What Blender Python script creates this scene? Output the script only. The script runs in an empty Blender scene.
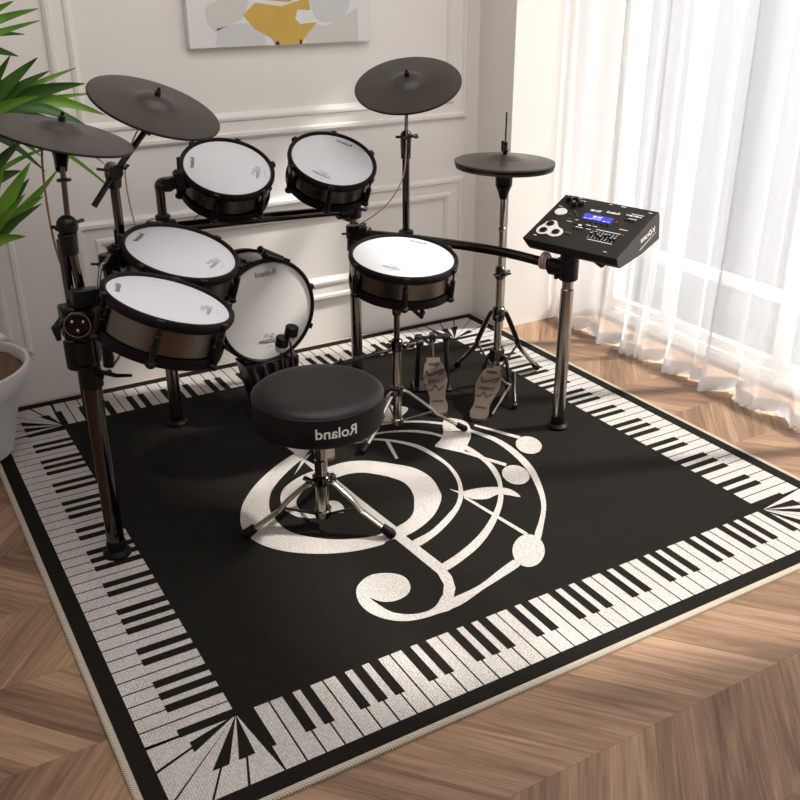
import bpy, math, random
from mathutils import Vector, Matrix, noise
random.seed(7)
C = bpy.context.scene.collection
scene = bpy.context.scene
PI = math.pi
V = Vector

# ---------------------------------------------------------------- camera
cam_d = bpy.data.cameras.new('camera'); cam = bpy.data.objects.new('camera', cam_d); C.objects.link(cam)
cam.location = (-0.23775, -3.59003, 1.53491)
cam.rotation_euler = (1.1413142, 0.0050347, -0.5294858)
cam_d.sensor_width = 36.0; cam_d.lens = 36.0*946.69/800.0; cam_d.clip_start = 0.02
scene.camera = cam
# ---------------------------------------------------------------- world, sun, soft light, exposure
w = bpy.data.worlds.new('sky'); scene.world = w; w.use_nodes = True
bg = w.node_tree.nodes['Background']; bg.inputs[0].default_value = (0.93, 0.96, 1.0, 1); bg.inputs[1].default_value = 0.86
sd = bpy.data.lights.new('sun', 'SUN'); sun = bpy.data.objects.new('sun', sd); C.objects.link(sun)
sd.energy = 25.0; sd.color = (1.0, 0.94, 0.87); sd.angle = math.radians(4)
sun.rotation_euler = V((-1.0, 0.36, -1.04)).to_track_quat('-Z', 'Y').to_euler()
sun.location = (5, -1, 4)
def area(name, loc, target, sx, sy, power, col):
    d = bpy.data.lights.new(name, 'AREA'); d.shape = 'RECTANGLE'; d.size = sx; d.size_y = sy; d.energy = power; d.color = col
    o = bpy.data.objects.new(name, d); C.objects.link(o); o.location = loc
    o.rotation_euler = (V(target)-V(loc)).to_track_quat('-Z', 'Y').to_euler()
area('overhead_fill', (0.9, -2.2, 2.62), (0.9, -2.1, 0), 2.6, 2.6, 50, (1.0, 0.98, 0.965))  # unseen fill panel added under the ceiling to brighten the interior
area('window_daylight', (3.35, -1.6, 1.5), (0.0, -1.2, 0.6), 2.6, 2.4, 3, (1.0, 0.98, 0.96))
scene.view_settings.view_transform = 'Standard'; scene.view_settings.look = 'None'
scene.view_settings.exposure = 0.0; scene.view_settings.gamma = 1.0; scene.view_settings.use_curve_mapping = False

# ---------------------------------------------------------------- materials
def mat(name, col, rough=0.5, metal=0.0, spec=None, bump=None, var=None, aniso=0, emit=None, coat=0):
    m = bpy.data.materials.new(name); m.use_nodes = True; nt = m.node_tree; b = nt.nodes['Principled BSDF']
    b.inputs['Base Color'].default_value = (*col, 1); b.inputs['Roughness'].default_value = rough; b.inputs['Metallic'].default_value = metal
    if spec is not None: b.inputs['Specular IOR Level'].default_value = spec
    if coat: b.inputs['Coat Weight'].default_value = coat; b.inputs['Coat Roughness'].default_value = 0.1
    if aniso: b.inputs['Anisotropic'].default_value = aniso
    if emit: b.inputs['Emission Color'].default_value = (*emit[0], 1); b.inputs['Emission Strength'].default_value = emit[1]
    tc = nt.nodes.new('ShaderNodeTexCoord')
    if var:                                              # (scale, amount, stretch)
        sc, am, st = var
        mp = nt.nodes.new('ShaderNodeMapping'); mp.inputs['Scale'].default_value = st
        n = nt.nodes.new('ShaderNodeTexNoise'); n.inputs['Scale'].default_value = sc; n.inputs['Detail'].default_value = 4
        mx = nt.nodes.new('ShaderNodeMix'); mx.data_type = 'RGBA'
        mx.inputs[6].default_value = (*[max(0, c*(1-am)) for c in col], 1); mx.inputs[7].default_value = (*[min(1, c*(1+am)) for c in col], 1)
        nt.links.new(tc.outputs['Object'], mp.inputs[0]); nt.links.new(mp.outputs[0], n.inputs['Vector'])
        nt.links.new(n.outputs[0], mx.inputs[0]); nt.links.new(mx.outputs[2], b.inputs['Base Color'])
    if bump:                                             # (scale, strength, distance, stretch)
        sc, stg, dist, st = bump
        mp = nt.nodes.new('ShaderNodeMapping'); mp.inputs['Scale'].default_value = st
        n = nt.nodes.new('ShaderNodeTexNoise'); n.inputs['Scale'].default_value = sc; n.inputs['Detail'].default_value = 3
        bp = nt.nodes.new('ShaderNodeBump'); bp.inputs['Strength'].default_value = stg; bp.inputs['Distance'].default_value = dist
        nt.links.new(tc.outputs['Object'], mp.inputs[0]); nt.links.new(mp.outputs[0], n.inputs['Vector'])
        nt.links.new(n.outputs[0], bp.inputs['Height']); nt.links.new(bp.outputs[0], b.inputs['Normal'])
    return m
ONE = (1, 1, 1)
M = {}
M['wall'] = mat('wall_paint', (0.80, 0.76, 0.72), 0.7, bump=(60, 0.05, 0.002, ONE))
M['ceil'] = mat('ceiling_paint', (0.8, 0.77, 0.73), 0.8)
M['frame'] = mat('window_frame_white', (0.8, 0.8, 0.78), 0.4)
M['chrome'] = mat('black_chrome', (0.085, 0.075, 0.067), 0.15, 1.0)
M['chrome2'] = mat('smoked_chrome', (0.36, 0.325, 0.285), 0.2, 1.0)
M['black'] = mat('black_plastic', (0.0045, 0.0042, 0.004), 0.35, spec=0.25)
M['blackm'] = mat('black_metal', (0.009, 0.008, 0.0075), 0.25, spec=0.5)
M['rubber'] = mat('black_rubber', (0.0045, 0.0042, 0.004), 0.5, spec=0.15)
M['shell'] = mat('brushed_shell', (0.15, 0.13, 0.113), 0.24, 1.0, bump=(30, 0.10, 0.002, (1, 1, 60)))
M['head'] = mat('mesh_head_white', (0.62, 0.62, 0.64), 0.55, bump=(900, 0.05, 0.001, ONE))
M['bhead'] = mat('bass_head_white', (0.62, 0.60, 0.58), 0.3)
M['ink'] = mat('logo_ink_grey', (0.10, 0.10, 0.11), 0.5)
M['inkl'] = mat('logo_ink_pale', (0.30, 0.30, 0.32), 0.5)
M['cym'] = mat('cymbal_rubber', (0.036, 0.029, 0.0235), 0.38, 0.0, spec=0.45, bump=(3, 0.05, 0.002, ONE))
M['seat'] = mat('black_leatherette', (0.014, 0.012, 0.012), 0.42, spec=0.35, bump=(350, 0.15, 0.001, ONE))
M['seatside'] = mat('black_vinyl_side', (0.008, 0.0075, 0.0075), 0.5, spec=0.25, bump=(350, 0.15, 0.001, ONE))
M['white'] = mat('white_print', (0.78, 0.78, 0.76), 0.5)
M['pedal'] = mat('pedal_board_bronze', (0.125, 0.090, 0.070), 0.5, 0.4, var=(30, 0.2, ONE))
M['pedald'] = mat('pedal_cutout_dark', (0.03, 0.022, 0.018), 0.5, 0.3)
M['case'] = mat('module_case', (0.011, 0.0095, 0.008), 0.5, spec=0.2)
M['caseside'] = mat('module_side', (0.05, 0.043, 0.037), 0.5, spec=0.3)
M['pad'] = mat('module_pad_grey', (0.50, 0.47, 0.44), 0.5)
M['screen'] = mat('module_screen', (0.02, 0.02, 0.2), 0.2, emit=((0.035, 0.03, 0.42), 1.0))
M['scrtxt'] = mat('screen_text', (0.6, 0.65, 0.9), 0.3, emit=((0.55, 0.6, 1.0), 0.8))
M['red'] = mat('red_led', (0.5, 0.01, 0.01), 0.4, emit=((0.7, 0.02, 0.03), 0.6))
M['pot'] = mat('white_glazed_pot', (0.62, 0.60, 0.60), 0.45)
M['soil'] = mat('brown_soil', (0.14, 0.075, 0.045), 0.95, var=(40, 0.6, ONE), bump=(60, 0.8, 0.02, ONE))
M['stem'] = mat('plant_stem', (0.16, 0.12, 0.06), 0.8, bump=(40, 0.5, 0.005, (1, 1, 6)))
M['cable'] = mat('brown_cable', (0.23, 0.12, 0.085), 0.5)
M['cablep'] = mat('pink_grey_cable', (0.42, 0.27, 0.25), 0.45)
M['cord'] = mat('black_cord', (0.015, 0.012, 0.012), 0.5)
M['canvas'] = mat('canvas_white', (0.74, 0.73, 0.71), 0.8, bump=(200, 0.1, 0.001, ONE))
M['beige'] = mat('paint_pale_beige', (0.62, 0.59, 0.55), 0.8, bump=(200, 0.1, 0.001, ONE))
M['greyp'] = mat('paint_pale_grey', (0.60, 0.60, 0.59), 0.8, bump=(200, 0.1, 0.001, ONE))
M['gold'] = mat('paint_ochre', (0.60, 0.38, 0.075), 0.7, var=(12, 0.12, ONE), bump=(200, 0.1, 0.001, ONE))
M['dotp'] = mat('paint_dark', (0.03, 0.025, 0.02), 0.7)
M['felt'] = mat('white_felt', (0.62, 0.60, 0.57), 0.9)

def pile(name, c1, c2, strength, spec):
    m = bpy.data.materials.new(name); m.use_nodes = True; nt = m.node_tree; N = nt.nodes; L = nt.links; b = N['Principled BSDF']
    b.inputs['Roughness'].default_value = 0.85; b.inputs['Specular IOR Level'].default_value = spec
    tc = N.new('ShaderNodeTexCoord'); mp = N.new('ShaderNodeMapping'); mp.inputs['Scale'].default_value = (1, 1.6, 1)
    L.new(tc.outputs['Object'], mp.inputs[0])
    v = N.new('ShaderNodeTexVoronoi'); v.inputs['Scale'].default_value = 165; v.inputs['Randomness'].default_value = 0.45; L.new(mp.outputs[0], v.inputs['Vector'])
    n2 = N.new('ShaderNodeTexNoise'); n2.inputs['Scale'].default_value = 9; n2.inputs['Detail'].default_value = 5; L.new(tc.outputs['Object'], n2.inputs['Vector'])
    mx = N.new('ShaderNodeMix'); mx.data_type = 'RGBA'; mx.inputs[6].default_value = (*c1, 1); mx.inputs[7].default_value = (*c2, 1)
    ad = N.new('ShaderNodeMath'); ad.operation = 'MULTIPLY_ADD'; ad.inputs[1].default_value = 0.8; L.new(v.outputs['Distance'], ad.inputs[0])
    sc = N.new('ShaderNodeMath'); sc.operation = 'MULTIPLY'; sc.inputs[1].default_value = 0.25; L.new(n2.outputs[0], sc.inputs[0]); L.new(sc.outputs[0], ad.inputs[2])
    L.new(ad.outputs[0], mx.inputs[0]); L.new(mx.outputs[2], b.inputs['Base Color'])
    bp = N.new('ShaderNodeBump'); bp.inputs['Strength'].default_value = strength; bp.inputs['Distance'].default_value = 0.004
    bp.invert = True
    L.new(v.outputs['Distance'], bp.inputs['Height']); L.new(bp.outputs[0], b.inputs['Normal'])
    return m
M['pileblack'] = pile('rug_black_pile', (0.007, 0.0065, 0.0055), (0.019, 0.0175, 0.0145), 0.6, 0.05)
M['pilewhite'] = pile('rug_cream_pile', (0.90, 0.87, 0.84), (0.24, 0.195, 0.17), 1.0, 0.1)
def serge():
    m = mat('rug_serged_edge', (0.62, 0.55, 0.46), 0.9); nt = m.node_tree; N = nt.nodes; L = nt.links; b = N['Principled BSDF']
    tc = N.new('ShaderNodeTexCoord'); sx = N.new('ShaderNodeSeparateXYZ'); L.new(tc.outputs['Object'], sx.inputs[0])
    a = N.new('ShaderNodeMath'); a.operation = 'ADD'; L.new(sx.outputs[0], a.inputs[0]); L.new(sx.outputs[1], a.inputs[1])
    s = N.new('ShaderNodeMath'); s.operation = 'MULTIPLY'; s.inputs[1].default_value = 900; L.new(a.outputs[0], s.inputs[0])
    c = N.new('ShaderNodeMath'); c.operation = 'SINE'; L.new(s.outputs[0], c.inputs[0])
    r = N.new('ShaderNodeMapRange'); r.inputs[1].default_value = -1; r.inputs[2].default_value = 1; L.new(c.outputs[0], r.inputs[0])
    mx = N.new('ShaderNodeMix'); mx.data_type = 'RGBA'; mx.inputs[6].default_value = (0.22, 0.18, 0.135, 1); mx.inputs[7].default_value = (0.60, 0.53, 0.44, 1)
    L.new(r.outputs[0], mx.inputs[0]); L.new(mx.outputs[2], b.inputs['Base Color'])
    return m
M['serge'] = serge()

def floor_mat():
    m = bpy.data.materials.new('oak_chevron'); m.use_nodes = True; nt = m.node_tree; N = nt.nodes; L = nt.links; b = N['Principled BSDF']
    def mth(op, a, b_=None, c=None):
        n = N.new('ShaderNodeMath'); n.operation = op
        for i, x in enumerate((a, b_, c)):
            if x is None: continue
            if isinstance(x, (int, float)): n.inputs[i].default_value = x
            else: L.new(x, n.inputs[i])
        return n.outputs[0]
    tc = N.new('ShaderNodeTexCoord'); sp = N.new('ShaderNodeSeparateXYZ'); L.new(tc.outputs['Object'], sp.inputs[0])
    x, y = sp.outputs[0], sp.outputs[1]
    H = 0.2875
    yy = mth('DIVIDE', mth('ADD', y, 2.48+H*40), H)            # strips run along x
    k = mth('FLOOR', yy); f = mth('FRACT', yy)
    tri = mth('PINGPONG', yy, 1.0)
    W = 0.135
    u = mth('DIVIDE', mth('ADD', mth('ADD', x, 20.0), mth('MULTIPLY', tri, H*0.85)), W)
    pid = mth('FLOOR', u); uf = mth('FRACT', u)
    cv = N.new('ShaderNodeCombineXYZ'); L.new(pid, cv.inputs[0]); L.new(k, cv.inputs[1])
    wn = N.new('ShaderNodeTexWhiteNoise'); wn.noise_dimensions = '2D'; L.new(cv.outputs[0], wn.inputs['Vector'])
    g = N.new('ShaderNodeCombineXYZ'); L.new(mth('MULTIPLY', u, 1.5), g.inputs[0]); L.new(mth('MULTIPLY', y, 1.1), g.inputs[1]); L.new(mth('MULTIPLY', wn.outputs[0], 37.0), g.inputs[2])
    n1 = N.new('ShaderNodeTexNoise'); n1.inputs['Scale'].default_value = 2.6; n1.inputs['Detail'].default_value = 7; n1.inputs['Roughness'].default_value = 0.62; n1.inputs['Distortion'].default_value = 0.9; L.new(g.outputs[0], n1.inputs['Vector'])
    g2 = N.new('ShaderNodeCombineXYZ'); L.new(mth('MULTIPLY', u, 16.0), g2.inputs[0]); L.new(mth('MULTIPLY', y, 3.5), g2.inputs[1]); L.new(mth('MULTIPLY', wn.outputs[0], 91.0), g2.inputs[2])
    n2 = N.new('ShaderNodeTexNoise'); n2.inputs['Scale'].default_value = 1.6; n2.inputs['Detail'].default_value = 5; n2.inputs['Distortion'].default_value = 0.4; L.new(g2.outputs[0], n2.inputs['Vector'])
    t = mth('ADD', mth('ADD', mth('MULTIPLY', n1.outputs[0], 0.75), mth('MULTIPLY', n2.outputs[0], 0.35)), mth('MULTIPLY', wn.outputs[0], 0.20))
    cr = N.new('ShaderNodeValToRGB'); e = cr.color_ramp.elements
    e[0].position = 0.36; e[0].color = (0.070, 0.034, 0.019, 1); e[1].position = 0.88; e[1].color = (0.40, 0.255, 0.160, 1)
    z = cr.color_ramp.elements.new(0.60); z.color = (0.205, 0.118, 0.070, 1)
    L.new(t, cr.inputs[0])
    edge = mth('MINIMUM', mth('MULTIPLY', mth('MINIMUM', uf, mth('SUBTRACT', 1.0, uf)), W), mth('MULTIPLY', mth('MINIMUM', f, mth('SUBTRACT', 1.0, f)), H))
    gap = N.new('ShaderNodeMapRange'); gap.inputs[1].default_value = -0.0004; gap.inputs[2].default_value = 0.0010; L.new(edge, gap.inputs[0])
    mx = N.new('ShaderNodeMix'); mx.data_type = 'RGBA'; mx.inputs[6].default_value = (0.075, 0.045, 0.03, 1); L.new(gap.outputs[0], mx.inputs[0]); L.new(cr.outputs[0], mx.inputs[7])
    L.new(mx.outputs[2], b.inputs['Base Color'])
    b.inputs['Roughness'].default_value = 0.48; b.inputs['Specular IOR Level'].default_value = 0.35
    bp = N.new('ShaderNodeBump'); bp.inputs['Strength'].default_value = 0.12; bp.inputs['Distance'].default_value = 0.002; L.new(n2.outputs[0], bp.inputs['Height']); L.new(bp.outputs[0], b.inputs['Normal'])
    return m
M['floor'] = floor_mat()

def sheer():
    m = bpy.data.materials.new('sheer_white_voile'); m.use_nodes = True; nt = m.node_tree; N = nt.nodes; L = nt.links
    N.remove(N['Principled BSDF']); out = N['Material Output']
    d = N.new('ShaderNodeBsdfDiffuse'); d.inputs[0].default_value = (0.80, 0.81, 0.83, 1)
    t = N.new('ShaderNodeBsdfTranslucent'); t.inputs[0].default_value = (0.82, 0.83, 0.86, 1)
    tr = N.new('ShaderNodeBsdfTransparent'); tr.inputs[0].default_value = (1, 1, 1, 1)
    a = N.new('ShaderNodeMixShader'); a.inputs[0].default_value = 0.10; L.new(d.outputs[0], a.inputs[1]); L.new(t.outputs[0], a.inputs[2])
    c = N.new('ShaderNodeMixShader'); c.inputs[0].default_value = 0.27; L.new(a.outputs[0], c.inputs[1]); L.new(tr.outputs[0], c.inputs[2])
    L.new(c.outputs[0], out.inputs[0])
    return m
M['sheer'] = sheer()
def glass():
    m = bpy.data.materials.new('window_glass'); m.use_nodes = True; nt = m.node_tree; N = nt.nodes; L = nt.links
    N.remove(N['Principled BSDF']); out = N['Material Output']
    g = N.new('ShaderNodeBsdfGlossy'); g.inputs['Roughness'].default_value = 0.02
    tr = N.new('ShaderNodeBsdfTransparent'); tr.inputs[0].default_value = (0.96, 0.98, 0.98, 1)
    c = N.new('ShaderNodeMixShader'); c.inputs[0].default_value = 0.93; L.new(g.outputs[0], c.inputs[1]); L.new(tr.outputs[0], c.inputs[2]); L.new(c.outputs[0], out.inputs[0])
    return m
M['glass'] = glass()
def leafmat(name, a, b_):
    m = mat(name, a, 0.38, spec=0.5); nt = m.node_tree; N = nt.nodes; L = nt.links; b = N['Principled BSDF']
    tc = N.new('ShaderNodeTexCoord'); n = N.new('ShaderNodeTexNoise'); n.inputs['Scale'].default_value = 7; L.new(tc.outputs['Object'], n.inputs['Vector'])
    mx = N.new('ShaderNodeMix'); mx.data_type = 'RGBA'; mx.inputs[6].default_value = (*a, 1); mx.inputs[7].default_value = (*b_, 1)
    r = N.new('ShaderNodeMapRange'); r.inputs[1].default_value = 0.35; r.inputs[2].default_value = 0.65; L.new(n.outputs[0], r.inputs[0])
    L.new(r.outputs[0], mx.inputs[0]); L.new(mx.outputs[2], b.inputs['Base Color'])
    t = N.new('ShaderNodeBsdfTranslucent'); L.new(mx.outputs[2], t.inputs[0]); s = N.new('ShaderNodeMixShader'); s.inputs[0].default_value = 0.25
    L.new(b.outputs[0], s.inputs[1]); L.new(t.outputs[0], s.inputs[2]); L.new(s.outputs[0], N['Material Output'].inputs[0])
    return m
M['leafd'] = leafmat('leaf_dark_green', (0.018, 0.06, 0.008), (0.05, 0.14, 0.018))
M['leafl'] = leafmat('leaf_bright_green', (0.07, 0.20, 0.018), (0.20, 0.40, 0.04))

# ---------------------------------------------------------------- mesh helpers (everything in world coordinates)
def frame(axis, up=None):
    n = V(axis).normalized()
    if up is None: up = V((0, 0, 1)) if abs(n.z) < 0.95 else V((1, 0, 0))
    u = V(up); u = (u-n*u.dot(n)).normalized()
    return u.cross(n), u, n                                   # right, up, normal
def smoothpts(pts, k=6, closed=False):
    P = [V(p) for p in pts]; n = len(P)
    if n < 3: return P
    out = []
    rng = range(n) if closed else range(n-1)
    for i in rng:
        if closed: a, b, c, d = P[i-1], P[i], P[(i+1) % n], P[(i+2) % n]
        else: a, b, c, d = P[max(i-1, 0)], P[i], P[i+1], P[min(i+2, n-1)]
        for j in range(k):
            t = j/k
            out.append(0.5*((2*b)+(c-a)*t+(2*a-5*b+4*c-d)*t*t+(3*b-a-3*c+d)*t**3))
    if not closed: out.append(P[-1])
    return out
class MB:
    def __init__(s): s.v = []; s.f = []; s.m = []
    def add(s, vs, fs, mi=0):
        o = len(s.v); s.v += [V(x) for x in vs]; s.f += [[o+i for i in f] for f in fs]; s.m += [mi]*len(fs); return s
    def box(s, c, size, ax=None, mi=0):
        r, u, n = ax if ax else (V((1, 0, 0)), V((0, 1, 0)), V((0, 0, 1)))
        c = V(c); hx, hy, hz = [d/2 for d in size]
        b = min(hx, hy, hz)*0.18                               # small chamfer
        vs = []; idx = {}
        fs = []
        for i, (sx, sy, sz) in enumerate([(a, b2, c2) for a in (-1, 1) for b2 in (-1, 1) for c2 in (-1, 1)]):
            idx[(sx, sy, sz)] = len(vs)
            for dx, dy, dz in ((0, b, b), (b, 0, b), (b, b, 0)):
                vs.append(c+r*(sx*(hx-dx))+u*(sy*(hy-dy))+n*(sz*(hz-dz)))
            fs.append([idx[(sx, sy, sz)]+q for q in ((0, 1, 2) if sx*sy*sz > 0 else (2, 1, 0))])
        for a in (-1, 1):
            q = [idx[(a, y, z)] for y, z in ((-1, -1), (1, -1), (1, 1), (-1, 1))]; fs.append(q if a > 0 else q[::-1])
            q = [idx[(x, a, z)]+1 for x, z in ((-1, -1), (-1, 1), (1, 1), (1, -1))]; fs.append(q if a > 0 else q[::-1])
            q = [idx[(x, y, a)]+2 for x, y in ((-1, -1), (1, -1), (1, 1), (-1, 1))]; fs.append(q if a > 0 else q[::-1])
        for a in (-1, 1):
            for b3 in (-1, 1):
                e = [idx[(-1, a, b3)]+1, idx[(1, a, b3)]+1, idx[(1, a, b3)]+2, idx[(-1, a, b3)]+2]; fs.append(e if a*b3 > 0 else e[::-1])
                e = [idx[(a, -1, b3)], idx[(a, -1, b3)]+2, idx[(a, 1, b3)]+2, idx[(a, 1, b3)]]; e = e[::-1]; fs.append(e if a*b3 > 0 else e[::-1])
                e = [idx[(a, b3, -1)], idx[(a, b3, 1)], idx[(a, b3, 1)]+1, idx[(a, b3, -1)]+1]; e = e[::-1]; fs.append(e if a*b3 > 0 else e[::-1])
        return s.add(vs, fs, mi)
    def lathe(s, prof, o, axis=(0, 0, 1), seg=48, closed=False, mi=0, up=None, a0=0, a1=2*PI):
        r, u, n = frame(axis, up); o = V(o); vs = []; full = abs(a1-a0-2*PI) < 1e-6
        m = len(prof); ns = seg if full else seg+1
        for i in range(ns):
            a = a0+(a1-a0)*i/seg; d = u*math.cos(a)-r*math.sin(a)
            for (R_, h) in prof: vs.append(o+d*R_+n*h)
        fs = []
        for i in range(seg):
            j = (i+1) % ns
            for k in range(m if closed else m-1):
                l = (k+1) % m
                fs.append([i*m+k, j*m+k, j*m+l, i*m+l])
        s.add(vs, fs, mi); return s
    def cyl(s, p0, p1, r0, r1=None, seg=16, mi=0):
        r1 = r0 if r1 is None else r1; p0, p1 = V(p0), V(p1); h = (p1-p0).length
        return s.lathe([(0, 0), (r0*0.85, 0), (r0, min(r0*0.15, h*.2)), (r1, h-min(r1*0.15, h*.2)), (r1*0.85, h), (0, h)], p0, p1-p0, seg, mi=mi)
    def sphere(s, c, r, seg=14, mi=0, axis=(0, 0, 1), sq=1):
        k = 8; return s.lathe([(r*math.sin(PI*i/k), -r*sq*math.cos(PI*i/k)) for i in range(k+1)], c, axis, seg, mi=mi)
    def tube(s, pts, r, seg=10, mi=0, flat=None):
        P = [V(p) for p in pts]; n = len(P); rr = r if isinstance(r, (list, tuple)) else [r]*n
        up = V((0, 0, 1)); vs = []
        for i, p in enumerate(P):
            t = (P[min(i+1, n-1)]-P[max(i-1, 0)]).normalized()
            if abs(t.dot(up)) > 0.95: up = V((1, 0, 0)) if abs(t.x) < .9 else V((0, 1, 0))
            b = t.cross(up).normalized(); up = b.cross(t).normalized()
            for k in range(seg):
                a = 2*PI*k/seg; vs.append(p+(b*math.cos(a)+up*math.sin(a)*(flat or 1))*rr[i])
        fs = [[i*seg+k, i*seg+(k+1) % seg, (i+1)*seg+(k+1) % seg, (i+1)*seg+k] for i in range(n-1) for k in range(seg)]
        fs += [list(range(seg))[::-1], [(n-1)*seg+k for k in range(seg)]]
        return s.add(vs, fs, mi)
    def poly(s, pts, n, h, mi=0):                              # prism: outline pts, extruded along n by h
        P = [V(p) for p in pts]; n = V(n)*h; k = len(P)
        return s.add(P+[p+n for p in P], [list(range(k))[::-1], list(range(k, 2*k))]+[[i, (i+1) % k, k+(i+1) % k, k+i] for i in range(k)], mi)
    def wing(s, c, d, L_=0.018, t=0.004, axis=(0, 0, 1)):          # wing nut
        c = V(c); d = V(d).normalized(); r, u, n = frame(d, axis)
        s.cyl(c-d*0.006, c+d*0.010, 0.007, 0.005, 10)
        for sg in (-1, 1):
            s.tube([c+d*0.004, c+d*0.008+r*sg*L_*0.5, c+d*0.016+r*sg*L_], [t*1.1, t*1.4, t*1.5], 8, flat=.6)
        return s
    def build(s, name, m, parent=None, org=None, sharp=38):
        me = bpy.data.meshes.new(name)
        base = org if org is not None else (V(parent['_o']) if parent is not None and '_o' in parent.keys() else V((0, 0, 0)))
        me.from_pydata([tuple(v-base) for v in s.v], [], s.f)
        ms = m if isinstance(m, (list, tuple)) else [m]
        for x in ms: me.materials.append(M[x])
        for p, k in zip(me.polygons, s.m): p.material_index = k; p.use_smooth = True
        me.validate(); me.update()
        import bmesh
        bm = bmesh.new(); bm.from_mesh(me); bmesh.ops.recalc_face_normals(bm, faces=bm.faces[:]); bm.to_mesh(me); bm.free()
        me.set_sharp_from_angle(angle=math.radians(sharp))
        o = bpy.data.objects.new(name, me); C.objects.link(o)
        if parent is not None:
            o.parent = parent; o['_o'] = list(base)
        elif org is not None: o.location = org
        return o
def thing(name, label, cat, loc, group=None):
    o = bpy.data.objects.new(name, None); C.objects.link(o); o.location = loc; o.empty_display_size = 0.05
    o['_o'] = list(loc); o['label'] = label; o['category'] = cat
    if group: o['group'] = group
    return o
def tag(o, label, cat, group=None):
    o['label'] = label; o['category'] = cat
    if group: o['group'] = group
    return o
def struct(o): o['kind'] = 'structure'; return o

_tc = {}
def textdata(body, shear=0.0, bold=0.0):
    key = (body, shear, bold)
    if key in _tc: return _tc[key]
    cu = bpy.data.curves.new('t', 'FONT'); cu.body = body; cu.shear = shear; cu.offset = bold; cu.align_x = 'CENTER'; cu.align_y = 'CENTER'; cu.resolution_u = 4
    to = bpy.data.objects.new('t', cu); C.objects.link(to)
    dg = bpy.context.evaluated_depsgraph_get(); dg.update(); me = to.evaluated_get(dg).to_mesh()
    vs = [v.co.copy() for v in me.vertices]; fs = [list(p.vertices) for p in me.polygons]
    to.evaluated_get(dg).to_mesh_clear(); bpy.data.objects.remove(to); bpy.data.curves.remove(cu)
    _tc[key] = (vs, fs); return _tc[key]
def text_on(mb, body, c, normal, up, size, shear=0, bold=0.0, mirror=True, mi=0, lift=0.0008):
    vs, fs = textdata(body, shear, bold); r, u, n = frame(normal, up)
    # frame(): r = u x n points to the reader's right when n faces the reader
    if mirror: r = -r
    mb.add([V(c)+r*(v.x*size)+u*(v.y*size)+n*lift for v in vs], fs, mi)

# ---------------------------------------------------------------- room
XL, XR, YF, YB, ZC = -1.7, 2.80, -5.0, 0.012, 2.72
PX, PY = 2.268, -0.245
mb = MB(); mb.add([(XL-.1, YF-.1, 0), (XR+.16, YF-.1, 0), (XR+.16, YB+.1, 0), (XL-.1, YB+.1, 0), (XL-.1, YF-.1, -.08), (XR+.16, YF-.1, -.08), (XR+.16, YB+.1, -.08), (XL-.1, YB+.1, -.08)],
   [[0, 1, 2, 3], [7, 6, 5, 4], [0, 4, 5, 1], [1, 5, 6, 2], [2, 6, 7, 3], [3, 7, 4, 0]])
struct(mb.build('floor', 'floor'))
def slab(name, a, b, m):
    a, b = V(a), V(b); mb = MB()
    vs = [(x, y, z) for x in (a.x, b.x) for y in (a.y, b.y) for z in (a.z, b.z)]
    mb.add(vs, [[0, 1, 3, 2], [4, 6, 7, 5], [0, 4, 5, 1], [2, 3, 7, 6], [0, 2, 6, 4], [1, 5, 7, 3]])
    return struct(mb.build(name, m))
slab('wall_back', (XL-.1, YB, 0), (PX+.6, YB+.1, ZC), 'wall')
slab('wall_left', (XL-.1, YF, 0), (XL, YB, ZC), 'wall')
slab('wall_front', (XL-.1, YF-.1, 0), (XR+.2, YF, ZC), 'wall')
slab('ceiling', (XL-.1, YF-.1, ZC), (XR+.2, YB+.1, ZC+.08), 'ceil')
slab('wall_pier', (PX, PY, 0), (XR+.2, YB, ZC), 'wall')
# window wall: opening y -2.70..-0.36, z 0.03..2.5
WY0, WY1, WZ0, WZ1 = -2.98, -0.30, 0.03, 2.50
mb = MB()
def raw(mb, a, b):
    a, b = V(a), V(b)
    mb.add([(x, y, z) for x in (a.x, b.x) for y in (a.y, b.y) for z in (a.z, b.z)], [[0, 1, 3, 2], [4, 6, 7, 5], [0, 4, 5, 1], [2, 3, 7, 6], [0, 2, 6, 4], [1, 5, 7, 3]])
raw(mb, (XR, YF, 0), (XR+.16, WY0, ZC)); raw(mb, (XR, WY1, 0), (XR+.16, PY, ZC)); raw(mb, (XR, WY0, WZ1), (XR+.16, WY1, ZC)); raw(mb, (XR, WY0, 0), (XR+.16, WY1, WZ0))
struct(mb.build('wall_right', 'wall'))
mb = MB()
fx = XR+.03
for y in (WY0+.03, -1.93, -1.32, -0.70, WY1-.03): mb.box((fx+.02, y, (WZ0+WZ1)/2), (.05, .055, WZ1-WZ0))
for z in (WZ0+.035, 0.345, 2.05, WZ1-.03): mb.box((fx+.02, (WY0+WY1)/2, z), (.036, WY1-WY0, .045))
wf = struct(mb.build('window_1', 'frame'))
mb = MB(); mb.add([(fx+.02, WY0, WZ0), (fx+.02, WY1, WZ0), (fx+.02, WY1, WZ1), (fx+.02, WY0, WZ1)], [[0, 1, 2, 3]])
g = mb.build('window_pane', 'glass'); g.parent = wf

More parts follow.
